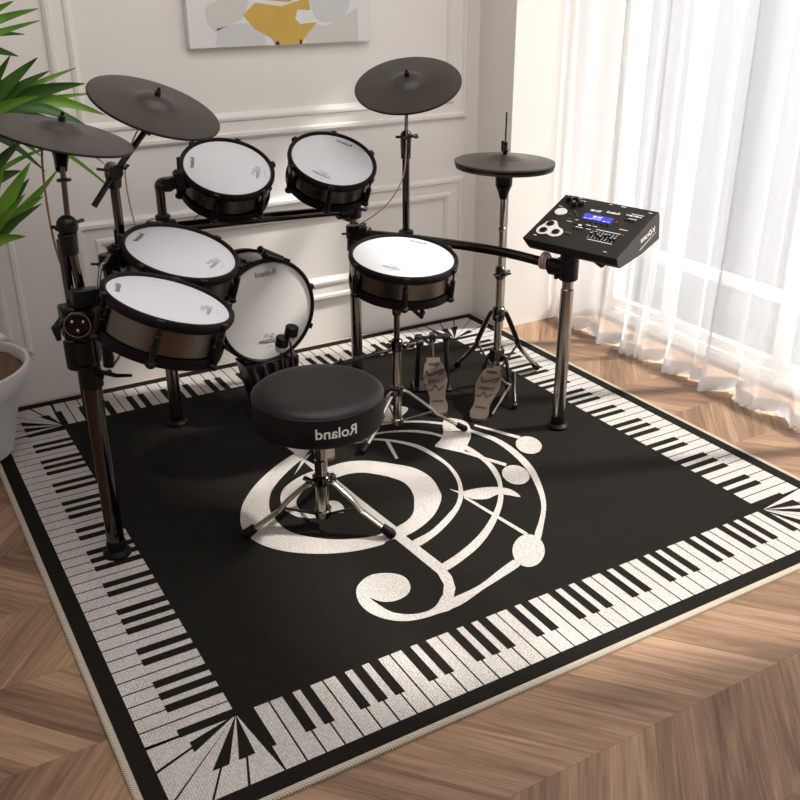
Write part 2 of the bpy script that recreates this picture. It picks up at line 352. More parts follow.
# wall mouldings: picture-frame panels with mitred profiles
def moulding(name, x0, x1, z0, z1, wd=0.10):
    prof = [(0, 0), (0.0, 0.010), (0.010, 0.019), (0.022, 0.019), (0.028, 0.010), (wd-0.034, 0.007), (wd-0.028, 0.015), (wd-0.018, 0.018), (wd-0.008, 0.013), (wd, 0.004), (wd, 0)]
    mb = MB(); vs = []; m = len(prof)
    for cx, cz, sx, sz in ((x0, z0, 1, 1), (x1, z0, -1, 1), (x1, z1, -1, -1), (x0, z1, 1, -1)):
        for (d, h) in prof: vs.append((cx+sx*d, YB-h, cz+sz*d))
    fs = [[i*m+k, ((i+1) % 4)*m+k, ((i+1) % 4)*m+k+1, i*m+k+1] for i in range(4) for k in range(m-1)]
    mb.add(vs, fs); return struct(mb.build(name, 'wall', sharp=25))
moulding('trim_1', 0.462, 2.200, 0.925, 2.45)
moulding('trim_2', 0.462, 2.192, 0.205, 0.672)
moulding('trim_3', -1.3, 0.246, 0.205, 0.690)
moulding('trim_4', -1.3, 0.246, 0.925, 2.45)

# ---------------------------------------------------------------- curtain
def curtain(name, y0, y1, label, seed, x0=2.585, lean=0.0):
    rnd = random.Random(seed); L_ = y0-y1; n = int(L_/0.0065); zs = [0.008, 0.02, 0.035, 0.06, 0.1, 0.16, 0.25, 0.4, 0.6, 0.9, 1.3, 1.8, 2.3, 2.62]
    ph = [rnd.uniform(0, 6.28) for _ in range(8)]
    mb = MB(); vs = []; hem = []
    for i in range(n+1):
        s = L_*i/n
        for z in zs:
            k = math.exp(-z/0.5)
            wv = s+0.020*math.sin(s*9+ph[0])+0.012*math.sin(s*23+ph[1]+z*0.8)
            a = 0.026*math.sin(wv*2*PI/0.118+ph[2])+0.012*math.sin(wv*2*PI/0.061+ph[3]+z*0.5)+0.016*math.sin(wv*2*PI/0.31+ph[4])
            b = 0.030*math.sin(wv*2*PI/0.205+ph[5]+0.4*z)+0.014*math.sin(wv*2*PI/0.13+ph[6])
            x = x0-lean*s+a*(0.85+0.1*math.sin(z*2+ph[7]))*(1-0.6*k)+b*k+(-0.032*k)
            if z < .05: x += 0.004*math.sin(s*2*PI/0.030+ph[1])*(1-z/.05)
            vs.append((x, y0-s, z+(0.008*math.sin(s*2*PI/0.19+ph[5])+0.006*math.sin(s*2*PI/.045+ph[2]) if z < .05 else 0)))
    m = len(zs)
    mb.add(vs, [[i*m+k, (i+1)*m+k, (i+1)*m+k+1, i*m+k+1] for i in range(n) for k in range(m-1)])
    o = mb.build(name, 'sheer', sharp=80, org=V((x0, (y0+y1)/2, 0)))
    # folded hem: a second layer just in front of the bottom edge, rolled under
    hb = MB(); hv = []
    for i in range(n+1):
        p = vs[i*m+1]; q = vs[i*m+3]
        for (dx, dz, src) in ((-0.004, 0.004, q), (-0.010, 0.0, p), (-0.012, -0.010, p), (-0.004, -0.016, p), (0.006, -0.010, p)):
            hv.append((src[0]+dx, src[1], max(0.003, src[2]+dz)))
    hb.add(hv, [[i*5+k, (i+1)*5+k, (i+1)*5+k+1, i*5+k+1] for i in range(n) for k in range(4)])
    h = hb.build('hem', 'sheer', sharp=80, org=V((x0, (y0+y1)/2, 0))); h.location = (0, 0, 0); h.parent = o
    tag(o, label, 'curtain', None)
    return o
curtain('sheer_curtain', -0.262, -0.84, 'narrower sheer white curtain beside the wall pier, behind the drum module', 3, 2.578, 0.02)
curtain('sheer_curtain', -0.80, -3.25, 'wide sheer white gathered curtain hanging over the window to the right of the drum module', 11, 2.590, 0.0)

# ---------------------------------------------------------------- rug
S = 2.25; TZ = 0.0085
RUG0 = V((0, 0, 0.0005))
mb = MB()
i0 = 0.012
mb.add([(i0, -i0, TZ), (S-i0, -i0, TZ), (S-i0, -S+i0, TZ), (i0, -S+i0, TZ)], [[3, 2, 1, 0]], 0)      # black ground
# serged edge, mitred ring
pr = [(0.0, 0.0006), (0.0, 0.007), (0.004, 0.0105), (0.011, 0.0108), (0.016, 0.0088), (0.017, 0.0080)]
vs = []; nseg = 4
for cx, cy, sx, sy in ((0, 0, 1, -1), (S, 0, -1, -1), (S, -S, -1, 1), (0, -S, 1, 1)):
    for d, h in pr: vs.append((cx+sx*d, cy+sy*d, h))
m_ = len(pr); mb.add(vs, [[i*m_+k, ((i+1) % 4)*m_+k, ((i+1) % 4)*m_+k+1, i*m_+k+1] for i in range(4) for k in range(m_-1)], 2)
mb.add([(0, 0, .0006), (S, 0, .0006), (S, -S, .0006), (0, -S, .0006)], [[0, 1, 2, 3]], 2)
# piano keys: t runs along an edge anticlockwise, d is the distance in from that edge
def rot(q, t, d):
    x, y = t, -S+d                                                     # front edge
    for _ in range(q): x, y = S/2-(y+S/2), -S/2+(x-S/2)               # quarter turns about the centre
    return (x, y)
def flat(pts, z, mi):
    k = len(pts); ar = sum(pts[i][0]*pts[(i+1) % k][1]-pts[(i+1) % k][0]*pts[i][1] for i in range(k))
    if ar < 0: pts = pts[::-1]
    mb.add([(x, y, z) for x, y in pts], [list(range(k))], mi)
P_ = 0.0454; T0 = 0.3456; g = 0.0042
DO, DI, DB = 0.060, 0.2655, 0.1345                                # outer, inner end of keys, outer end of black keys
F = (0.2655, 0.2655)
for q in range(4):
    divs = [T0-0.050]+[T0+P_*i for i in range(36)]+[S-0.2655+0.006]
    seq = []
    i = 0; kinds = {}
    pos = 0; pat = [3, 4]*10; pairs = {0}; acc = 0
    for n in pat:
        acc += n
        if acc <= 35: pairs.add(acc)
    # white keys
    L0 = divs[0]
    for j in range(len(divs)-1):
        a, b = divs[j]+g/2, divs[j+1]-g/2
        flat([rot(q, a, DO), rot(q, b, DO), rot(q, b, DI), rot(q, a, DI)], TZ+0.0004, 1)
    # black keys sit over every divider that is not a pair divider
    for j in range(-1, 37):
        if j in pairs: continue
        t = T0-0.050 if j == -1 else T0+P_*j
        hw = 0.0128
        if j == 36: t = T0+P_*36-0.003
        flat([rot(q, t-hw, DB), rot(q, t+hw, DB), rot(q, t+hw, DI+.0005), rot(q, t-hw, DI+.0005)], TZ+0.0008, 0)
    # corner fan of wedge keys radiating from F towards the rug corner (front-left corner for q=0)
    def R_(pts): return [rot(q, x, d) for x, d in pts]
    cs = [(0.0615, 0.272), (DO, DO), (T0-0.050-g/2, DO)]
    flat(R_([F, (DO, S-(S-0.2655)-0.0+0.0055), (DO, DO), (T0-0.050-g/2, DO), (T0-0.050-0.0128, DB)]), TZ+0.0004, 1)
    flat(R_([F, (0.1478, 0.236), (0.1474, 0.203)]), TZ+0.0008, 0)      # black wedge two
    flat(R_([(0.150, 0.217), (0.147, 0.222), (DO-.001, 0.193), (DO-.001, 0.185)]), TZ+0.0008, 0)
    flat(R_([F, (DO-.001, 0.093), (DO-.001, 0.087)]), TZ+0.0008, 0)    # thin divider
    flat(R_([F, (0.162, 0.134), (0.1999, 0.1338)]), TZ+0.0008, 0)      # black wedge three
    flat(R_([(0.1795, 0.135), (0.1845, 0.135), (0.139, DO-.001), (0.133, DO-.001)]), TZ+0.0008, 0)
    flat(R_([F, (0.2216, 0.1345), (0.2588, 0.1350)]), TZ+0.0008, 0)    # black wedge four
    flat(R_([(0.2375, 0.136), (0.2425, 0.136), (0.2175, DO-.001), (0.2115, DO-.001)]), TZ+0.0008, 0)
CLEF = {
 'spiral': (1, [(0.908,-0.904),(0.827,-0.945),(0.738,-1.008),(0.666,-1.077),(0.611,-1.151),(0.572,-1.243),(0.569,-1.324),(0.595,-1.396),(0.647,-1.459),(0.723,-1.512),(0.809,-1.545),(0.888,-1.554),(0.898,-1.547),(0.932,-1.546),(0.968,-1.549),(1.027,-1.533),(1.102,-1.492),(1.170,-1.426),(1.197,-1.372),(1.217,-1.287),(1.202,-1.203),(1.150,-1.136),(1.144,-1.128),(1.090,-1.078),(1.023,-1.050),(0.949,-1.053),(0.886,-1.054),(0.823,-1.075),(0.767,-1.114),(0.733,-1.171),(0.723,-1.233),(0.739,-1.289),(0.781,-1.322),(0.828,-1.327),(0.871,-1.338),(0.852,-1.309),(0.831,-1.308),(0.803,-1.306),(0.773,-1.284),(0.762,-1.248),(0.770,-1.209),(0.796,-1.174),(0.841,-1.142),(0.885,-1.137),(0.933,-1.133),(0.998,-1.130),(1.049,-1.152),(1.098,-1.210),(1.103,-1.219),(1.123,-1.267),(1.121,-1.319),(1.106,-1.365),(1.096,-1.384),(1.057,-1.445),(1.013,-1.479),(0.970,-1.493),(0.945,-1.510),(0.910,-1.514),(0.927,-1.498),(0.895,-1.503),(0.839,-1.488),(0.772,-1.454),(0.711,-1.396),(0.680,-1.341),(0.674,-1.264),(0.685,-1.195),(0.725,-1.113),(0.782,-1.051),(0.851,-0.995),(0.918,-0.952)]),
 'curl': (1, [(0.855,-1.252),(0.882,-1.265),(0.887,-1.298),(0.876,-1.331),(0.855,-1.333),(0.812,-1.317),(0.829,-1.303),(0.850,-1.296),(0.855,-1.274)]),
 'stem': (0, [(0.896,-0.834),(0.972,-0.898),(0.915,-0.950),(0.943,-1.114),(0.953,-1.291),(0.968,-1.491),(0.967,-1.552),(0.982,-1.724),(0.972,-1.791),(0.952,-1.838),(0.923,-1.873),(0.897,-1.867),(0.911,-1.840),(0.933,-1.811),(0.946,-1.759),(0.933,-1.551),(0.926,-1.479),(0.923,-1.280),(0.909,-1.118),(0.903,-0.898)]),
 'wedge': (0, [(0.915,-0.950),(0.957,-0.930),(0.834,-1.049),(0.808,-1.082)]),
 'scroll': (1, [(0.928,-1.865),(0.911,-1.845),(0.865,-1.878),(0.829,-1.886),(0.787,-1.874),(0.752,-1.842),(0.738,-1.798),(0.732,-1.759),(0.748,-1.787),(0.779,-1.805),(0.819,-1.801),(0.848,-1.776),(0.860,-1.737),(0.850,-1.705),(0.820,-1.680),(0.781,-1.670),(0.737,-1.689),(0.711,-1.721),(0.697,-1.769),(0.701,-1.816),(0.724,-1.860),(0.760,-1.891),(0.805,-1.906),(0.857,-1.910),(0.894,-1.910)]),
 'line3a': (1, [(0.841,-1.905),(0.920,-1.909),(1.008,-1.884),(1.094,-1.863),(1.169,-1.841),(1.173,-1.811),(1.104,-1.830),(1.033,-1.856),(0.980,-1.867),(0.919,-1.872),(0.857,-1.881)]),
 'line3b': (1, [(1.290,-1.772),(1.349,-1.714),(1.433,-1.621),(1.496,-1.519),(1.549,-1.401),(1.573,-1.273),(1.569,-1.165),(1.531,-1.067),(1.501,-0.951),(1.476,-0.963),(1.419,-0.913),(1.351,-0.875),(1.273,-0.854),(1.187,-0.850),(1.182,-0.859),(1.266,-0.866),(1.342,-0.889),(1.410,-0.927),(1.466,-0.979),(1.489,-0.971),(1.518,-1.086),(1.544,-1.174),(1.545,-1.274),(1.521,-1.402),(1.473,-1.521),(1.420,-1.613),(1.361,-1.679),(1.294,-1.742)]),
 'line2': (1, [(0.974,-1.759),(1.049,-1.737),(1.134,-1.699),(1.232,-1.630),(1.325,-1.541),(1.387,-1.454),(1.431,-1.365),(1.449,-1.271),(1.445,-1.154),(1.414,-1.044),(1.375,-0.985),(1.328,-0.949),(1.257,-0.919),(1.160,-0.902),(1.155,-0.911),(1.250,-0.931),(1.319,-0.963),(1.365,-1.001),(1.403,-1.061),(1.423,-1.179),(1.427,-1.290),(1.403,-1.385),(1.368,-1.458),(1.310,-1.532),(1.232,-1.602),(1.146,-1.660),(1.048,-1.705),(0.971,-1.730)]),
 'line1': (1, [(0.967,-1.617),(1.050,-1.590),(1.133,-1.543),(1.196,-1.494),(1.248,-1.434),(1.293,-1.349),(1.316,-1.262),(1.318,-1.166),(1.301,-1.068),(1.238,-0.983),(1.169,-0.933),(1.104,-0.933),(1.163,-0.942),(1.090,-0.920),(0.996,-0.925),(0.990,-0.938),(1.083,-0.933),(1.157,-0.954),(1.099,-0.943),(1.162,-0.945),(1.230,-0.997),(1.280,-1.074),(1.300,-1.167),(1.303,-1.257),(1.281,-1.342),(1.250,-1.404),(1.199,-1.469),(1.134,-1.515),(1.042,-1.565),(0.965,-1.585)]),
 'tick': (0, [(1.222,-0.969),(1.234,-0.977),(1.192,-1.121),(1.181,-1.120)]),
 'flagsmall': (1, [(1.369,-0.739),(1.427,-0.782),(1.396,-0.823),(1.345,-0.849),(1.302,-0.864),(1.270,-0.860),(1.313,-0.814)]),
 'flag': (1, [(1.501,-0.940),(1.534,-0.967),(1.548,-1.006),(1.532,-1.056),(1.501,-1.106),(1.456,-1.153),(1.409,-1.192),(1.379,-1.150),(1.348,-1.110),(1.389,-1.077),(1.434,-1.028),(1.464,-0.976)]),
 'nstem1': (0, [(1.565,-1.037),(1.650,-1.201),(1.634,-1.218),(1.554,-1.047)]),
 'nstem2': (0, [(1.353,-1.100),(1.411,-1.185),(1.487,-1.341),(1.472,-1.355),(1.401,-1.199),(1.345,-1.113)]),
 'flag3': (1, [(1.228,-1.385),(1.251,-1.417),(1.299,-1.425),(1.346,-1.441),(1.379,-1.465),(1.396,-1.494),(1.393,-1.542),(1.368,-1.515),(1.342,-1.493),(1.298,-1.498),(1.261,-1.480),(1.245,-1.451),(1.237,-1.420)]),
 'nstem3': (0, [(1.245,-1.445),(1.285,-1.723),(1.270,-1.727),(1.235,-1.454)]),
 'ball1': (0, [(1.659,-1.310),(1.652,-1.316),(1.644,-1.322),(1.637,-1.327),(1.629,-1.330),(1.621,-1.331),(1.613,-1.331),(1.606,-1.330),(1.600,-1.327),(1.594,-1.323),(1.590,-1.318),(1.586,-1.311),(1.584,-1.304),(1.582,-1.295),(1.582,-1.286),(1.584,-1.277),(1.586,-1.267),(1.589,-1.258),(1.594,-1.248),(1.600,-1.240),(1.606,-1.231),(1.613,-1.224),(1.621,-1.218),(1.629,-1.214),(1.637,-1.210),(1.645,-1.208),(1.653,-1.208),(1.660,-1.209),(1.667,-1.212),(1.673,-1.217),(1.677,-1.222),(1.681,-1.229),(1.683,-1.237),(1.685,-1.246),(1.684,-1.255),(1.683,-1.265),(1.680,-1.274),(1.677,-1.284),(1.672,-1.293),(1.666,-1.302)]),
 'ball2': (0, [(1.490,-1.461),(1.483,-1.467),(1.476,-1.472),(1.468,-1.476),(1.460,-1.479),(1.453,-1.480),(1.446,-1.479),(1.439,-1.478),(1.433,-1.474),(1.428,-1.470),(1.424,-1.464),(1.420,-1.457),(1.418,-1.449),(1.417,-1.440),(1.417,-1.431),(1.419,-1.422),(1.421,-1.412),(1.425,-1.403),(1.429,-1.394),(1.435,-1.385),(1.441,-1.377),(1.449,-1.370),(1.456,-1.365),(1.464,-1.361),(1.472,-1.358),(1.480,-1.357),(1.487,-1.357),(1.494,-1.359),(1.500,-1.362),(1.506,-1.367),(1.510,-1.373),(1.513,-1.380),(1.515,-1.389),(1.516,-1.398),(1.516,-1.407),(1.514,-1.417),(1.511,-1.427),(1.507,-1.436),(1.502,-1.445),(1.497,-1.453)]),
 'ball3': (0, [(1.270,-1.821),(1.261,-1.831),(1.252,-1.840),(1.242,-1.848),(1.232,-1.855),(1.222,-1.860),(1.212,-1.864),(1.203,-1.866),(1.195,-1.866),(1.187,-1.865),(1.180,-1.862),(1.175,-1.858),(1.171,-1.852),(1.168,-1.845),(1.167,-1.836),(1.167,-1.827),(1.169,-1.817),(1.172,-1.806),(1.177,-1.795),(1.183,-1.784),(1.190,-1.773),(1.199,-1.763),(1.208,-1.753),(1.218,-1.745),(1.228,-1.738),(1.238,-1.732),(1.248,-1.727),(1.258,-1.725),(1.267,-1.724),(1.275,-1.725),(1.282,-1.728),(1.288,-1.733),(1.292,-1.739),(1.295,-1.747),(1.296,-1.756),(1.295,-1.766),(1.293,-1.777),(1.289,-1.788),(1.284,-1.799),(1.277,-1.810)]),
}

CLEF_SPLIT = 35
for k, (sm, pts) in CLEF.items():
    zz = TZ+0.0004+0.00006*list(CLEF).index(k)
    P2 = [(p.x, p.y) for p in smoothpts([(x, y, 0) for x, y in pts], 4, True)] if sm and k not in ('spiral',) else pts
    if k == 'spiral':
        h = len(pts)//2; n1 = CLEF_SPLIT
        a = smoothpts([(x, y, 0) for x, y in pts[:n1]], 5); b = smoothpts([(x, y, 0) for x, y in pts[n1:]], 5)
        P2 = [(p.x, p.y) for p in a]+[(p.x, p.y) for p in b]
    flat(P2, zz, 1)
rug = mb.build('piano_rug', ['pileblack', 'pilewhite', 'serge'])
import bmesh
bm = bmesh.new(); bm.from_mesh(rug.data); bmesh.ops.triangulate(bm, faces=[f for f in bm.faces if len(f.verts) > 4], ngon_method='EAR_CLIP')
for f in bm.faces:
    if f.material_index != 2 and f.normal.z < 0: f.normal_flip()
bm.to_mesh(rug.data); bm.free()
tag(rug, 'large square black rug with cream piano key border and a big treble clef', 'rug')

# ---------------------------------------------------------------- drums
TOP = 0.0093                                                           # top of the rug
def logo_script(mb, c, n, up, s):
    """small swooping mark with two lines of fine print below, mirrored like the rest of the lettering"""
    text_on(mb, 'V-Drums', V(c), n, up, s, shear=0.35, bold=0.01)
    r, u, nn = frame(n, up); r = -r
    c = V(c)+nn*0.0012
    for pts, w_ in (([(-.9, .55), (-.5, .95), (-.15, .55), (-.45, .45)], .05), ([(.1, .5), (.45, 1.0), (.85, .85), (.6, .5)], .05), ([(-1.6, -.55), (-.4, -.42), (.9, -.30), (1.7, -.05)], .07)):
        P = smoothpts([c+r*(a*s)+u*(b*s) for a, b in pts], 5)
        vs = []
        for i, p in enumerate(P):
            t = (P[min(i+1, len(P)-1)]-P[max(i-1, 0)]).normalized(); b = t.cross(nn)*w_*s; vs += [p-b, p+b]
        mb.add(vs, [[2*i, 2*i+1, 2*i+3, 2*i+2] for i in range(len(P)-1)])
def drum(name, label, cat, P0, N_, U_, rw, depth, nl, ph, group=None, bass=False, tops=None, logo_d=0.10, ro_extra=0.0145):
    P0 = V(P0); r, u, n = frame(N_, U_); ro = rw+ro_extra; rs = ro-0.011
    t = thing(name, label, cat, P0, group)
    mb = MB(); hb = depth-0.018
    mb.lathe([(rs, -0.014), (rs, -hb), (rs-0.004, -hb), (rs-0.004, -0.014)], P0, n, 72, closed=True, up=u); mb.build('shell', 'shell', t)
    mb = MB()
    hr = [(rw-.001, -0.006), (rw+.001, 0.004), (rw+.005, 0.0085), (ro-.004, 0.0085), (ro, 0.004), (ro+.001, -.006), (ro-.001, -.013), (ro-.006, -.019), (rs-.003, -.019)]
    mb.lathe(hr, P0, n, 72, closed=True, up=u); mb.build('hoop', 'rubber', t)
    mb = MB(); mb.lathe([(0, 0.001), (rw*.5, 0.001), (rw+.001, 0)], P0, n, 72, up=u); hd = mb.build('drum_head', 'bhead' if bass else 'head', t)
    mb = MB(); text_on(mb, 'Roland', P0+u*(rw-.028 if not bass else 0.142)+n*.001, n, u, 0.021 if not bass else 0.030, bold=0.012)
    lg = mb.build('logo', 'ink', t)
    mb = MB(); logo_script(mb, P0-u*(logo_d if not bass else .108)+n*.001, n, u, 0.0185 if not bass else 0.023)
    text_on(mb, 'mesh head', P0-u*((logo_d if not bass else .108)+0.024)+n*.001, n, u, 0.007)
    mb.build('emblem', 'ink' if bass else 'inkl', t)
    mb = MB(); mb.lathe([(rs+.006, -hb+.012), (rs+.007, -hb+.002), (rs+.004, -depth), (rs-.02, -depth), (rs-.02, -hb)], P0, n, 72, up=u)
    if not bass: mb.lathe([(0, -depth+.004), (rs-.02, -depth+.004)], P0, n, 48, up=u)
    mb.build('bottom_hoop', 'rubber', t)
    for i in range(nl):
        a = ph+2*PI*i/nl; d = u*math.cos(a)-r*math.sin(a); mb = MB()
        tn = n.cross(d)
        R1 = ro+.002
        mb.tube([P0+d*R1+n*.004, P0+d*R1-n*(depth-.02)], 0.0034, 8)
        mb.box(P0+d*(R1-.002)+n*.0005, (0.020, 0.018, 0.014), (tn, d, n))
        mb.cyl(P0+d*R1-n*.034, P0+d*R1-n*(depth-.012), 0.0085, 0.0075, 12)
        mb.box(P0+d*(R1-.008)-n*(depth*.62), (0.018, 0.018, 0.030), (tn, d, n))
        mb.sphere(P0+d*(R1-.001)-n*(depth-.006), 0.0125, 12, sq=.8, axis=n)
        mb.box(P0+d*(R1-.010)-n*(depth-.008), (0.026, 0.024, 0.014), (tn, d, n))
        mb.build('tension_lug', 'black', t)
    return t, (r, u, n)

tA, fA = drum('tom_drum', 'black tom drum with white head on the rear bar, left of the other rear tom', 'drum', (.888, -.508, .920), (-.005, -.472, .882), (-.123, .047, .024), .145, .108, 6, .35, 'tom drums on the rack')
tB, fB = drum('tom_drum', 'black tom drum with white head on the rear bar, right one, over the middle leg', 'drum', (1.271, -.533, .913), (-.013, -.471, .882), (.089, .074, .041), .145, .108, 6, .35, 'tom drums on the rack')
tC, fC = drum('tom_drum', 'wide black tom drum with white head between the front left tom and bass drum', 'drum', (.552, -.992, .794), (.182, -.263, .947), (-.100, .077, .041), .155, .118, 6, .2, 'tom drums on the rack')
tD, fD = drum('tom_drum', 'nearest wide black tom drum with white head and brushed shell, on front left leg', 'drum', (.408, -1.318, .768), (.293, -.127, .948), (-.115, .042, .033), .155, .118, 6, 1.5, 'tom drums on the rack')
tS, fS = drum('snare_drum', 'dark snare drum with white head on its own tripod stand behind the stool', 'drum', (1.291, -.993, .670), (.003, -.157, .988), (.105, .082, .013), .166, .108, 6, -.62)
tK, fK = drum('bass_drum', 'upright bass drum with a big white front head facing the stool', 'drum', (.979, -.556, .407), (.108, -.993, .0), (0, 0, 1), .180, .20, 8, .30, bass=True)

def tom_mount(t, P0, d, clampto, post):
    """bracket from the shell to its rod, part of the drum; returns nothing"""
    mb = MB()
    a = V(d); c = V(clampto); m = (a+c)/2; ax = frame((c-a), (0, 0, 1))
    mb.box(a, (.050, .060, .030), ax); mb.box(m, (.030, .040, (c-a).length), ax)
    mb.cyl(a+V((0, 0, -.03)), a+V((0, 0, .035)), .017)
    mb.cyl(c+V((0, 0, -.022)), c+V((0, 0, .022)), .020)
    mb.tube([a+V((0, 0, .02)), a+V((0.002, 0, .075))], .0055)
    mb.wing(c+V((-.02, -.012, 0)), (-.8, -.5, .1))
    mb.build('mount_bracket', 'black', t)
tom_mount(tA, None, (.722, -.500, .895), (.680, -.492, .885), None)
tom_mount(tB, None, (1.405, -.455, .820), (1.412, -.405, .800), None)
tom_mount(tC, None, (.383, -.955, .800), (.345, -.965, .790), None)
tom_mount(tD, None, (.245, -1.262, .735), (.222, -1.225, .730), None)

# bass drum stand and rear housing belong to the bass drum
mb = MB()
mb.add([(.868, -.590, .222), (1.085, -.570, .222), (1.085, -.46, .222), (.868, -.48, .222), (.905, -.640, TOP), (1.045, -.630, TOP), (1.065, -.56, TOP), (.895, -.58, TOP)],
   [[0, 1, 2, 3], [7, 6, 5, 4], [0, 4, 5, 1], [1, 5, 6, 2], [2, 6, 7, 3], [3, 7, 4, 0]])
mb.build('stand_column', 'blackm', tK)
mb = MB()
for x in (.885, .93, .975, 1.02, 1.065): mb.tube([(x, -.600+.07*(x-.98), .225), (.98+(x-.98)*.5, -.642, TOP+.02)], .010, 8)
mb.build('stand_rib', 'blackm', tK)
mb = MB(); mb.lathe([(.184, -.17), (.178, -.20), (.12, -.225), (0, -.23)], (.979, -.556, .407), (.108, -.993, 0), 56, up=(0, 0, 1)); mb.build('rear_housing', 'black', tK)
mb = MB(); mb.cyl((.985, -.57, .615), (1.03, -.60, .600), .017, .012, 12); mb.sphere((.985, -.565, .617), .019); mb.build('tension_claw', 'black', tK)

# ---------------------------------------------------------------- drum rack
RK = thing('drum_rack', 'black chrome drum rack of four upright legs and cross bars carrying the toms', 'drum rack', (1.0, -.8, TOP))
legs = {'fl': (.211, -1.205, .70), 'bl': (.632, -.468, .77), 'br': (1.418, -.400, .70), 'fr': (1.812, -1.207, .655)}
for k, (x, y, h) in legs.items():
    mb = MB(); r = .0245 if k in ('fl',) else .0225
    mb.cyl((x, y, TOP+.035), (x, y, h-.12), r, seg=28); mb.cyl((x, y, h-.14), (x, y, h), r*.86, seg=24)
    lg = mb.build('leg', 'chrome' if k == 'fl' else 'chrome2', RK)
    mb = MB(); mb.lathe([(0, .045), (r*1.02, .048), (r*1.12, .040), (r*1.14, .018), (r*1.6, .008), (r*1.62, 0), (0, 0)], (x, y, TOP), seg=28); mb.build('rubber_foot', 'rubber', lg)
    if k == 'fr': continue
    mb = MB(); mb.cyl((x, y, h-.17), (x, y, h-.10), r*1.28, r*1.2, 24); mb.wing((x+.022, y-.02, h-.13), (.7, -.7, 0), .024, .0055); mb.build('collar_clamp', 'black', lg)
def bar(pts, r, m='chrome'):
    mb = MB(); mb.tube(smoothpts(pts, 8), r, 18); mb.build('cross_bar', m, RK)
def tee(c, ax, wd=.06, r=.031, knob=None):
    mb = MB(); a = V(ax).normalized(); mb.cyl(V(c)-V((0, 0, wd/2)), V(c)+V((0, 0, wd/2)), r, seg=24); mb.cyl(V(c), V(c)+a*.072, r*.88, seg=22)
    mb.box(V(c)+a*.035, (.012, .07, .05), frame(a.cross(V((0, 0, 1))), (0, 0, 1)))
    if knob: mb.wing(V(c)+V(knob)*.035, knob, .020, .005)
    mb.build('rack_clamp', 'black', RK)
bar([(.632, -.468, .735), (.90, -.44, .722), (1.15, -.42, .708), (1.418, -.400, .692)], .019)
bar([(1.418, -.400, .600), (1.525, -.60, .612), (1.70, -.95, .620), (1.812, -1.207, .602)], .017)
bar([(.632, -.468, .655), (.44, -.82, .655), (.211, -1.205, .635)], .018)
tee((.632, -.468, .735), (1, .09, 0), knob=(-.7, -.7, 0)); tee((1.418, -.400, .690), (-1, -.06, 0), knob=(.75, -.6, .1)); tee((1.418, -.400, .605), (.45, -.85, 0), .055, knob=(-.9, -.4, 0))
tee((1.812, -1.207, .602), (-.4, .9, 0), .075, .033); tee((.211, -1.205, .635), (.5, .87, 0), .07, .034); tee((.632, -.468, .650), (-.5, -.87, 0))
# tom rods
def rod(pts, r, clampat=None):
    mb = MB(); mb.tube(smoothpts(pts, 6), r, 14); o = mb.build('tom_rod', 'chrome', RK)
    if clampat:
        mb = MB(); mb.cyl(V(clampat)-V((0, 0, .03)), V(clampat)+V((0, 0, .03)), .026, seg=20); mb.wing(V(clampat)+V((-.015, -.025, 0)), (-.5, -.85, 0), .02, .005); mb.build('rod_clamp', 'black', o)
rod([(.658, -.480, .70), (.658, -.480, .85), (.658, -.482, .885), (.675, -.487, .893), (.700, -.495, .893)], .0155, (.658, -.480, .755))
rod([(1.412, -.402, .66), (1.412, -.402, .82)], .0165)
rod([(.345, -.965, .60), (.345, -.965, .80)], .012, (.345, -.965, .66))
rod([(.222, -1.225, .60), (.222, -1.225, .745)], .014, (.218, -1.222, .70))
# front left multi clamp with its round knob
mb = MB(); mb.box((.196, -1.215, .722), (.075, .06, .085)); mb.box((.222, -1.235, .785), (.070, .045, .040), frame((.1, -1, .1), (0.05, 0, 1)))
mb.cyl((.190, -1.19, .585), (.190, -1.19, .665), .031, seg=24); mb.cyl((.198, -1.24, .728), (.188, -1.265, .728), .033, .030, 28)
mb.cyl((.25, -1.26, .60), (.252, -1.262, .66), .014); mb.tube([(.225, -1.24, .585), (.262, -1.275, .577), (.300, -1.285, .573)], [.010, .009, .006], 10, flat=.5)
mb.tube([(.16, -1.24, .738), (.137, -1.25, .722), (.140, -1.255, .692)], [.012, .012, .006], 10); mb.build('multi_clamp', 'black', RK)
mb = MB(); mb.lathe([(.0325, 0), (.034, .002), (.0335, .005), (.030, .005), (.0295, .001)], (.1878, -1.2655, .728), (-.36, -.93, 0), 32, closed=True); mb.build('knob_ring', 'chrome2', RK)
mb = MB()
for k in range(3): a = k*2.1+.4; mb.sphere((.1876+.015*math.cos(a), -1.268-.003*math.cos(a), .728+.015*math.sin(a)), .0055)
mb.build('knob_bolt', 'chrome2', RK)
mb = MB(); mb.tube(smoothpts([(.262, -1.19, .765), (.285, -1.16, .83), (.300, -1.15, .842), (.325, -1.10, .845)], 5), .005, 8); mb.build('hinge_rod', 'chrome', RK)

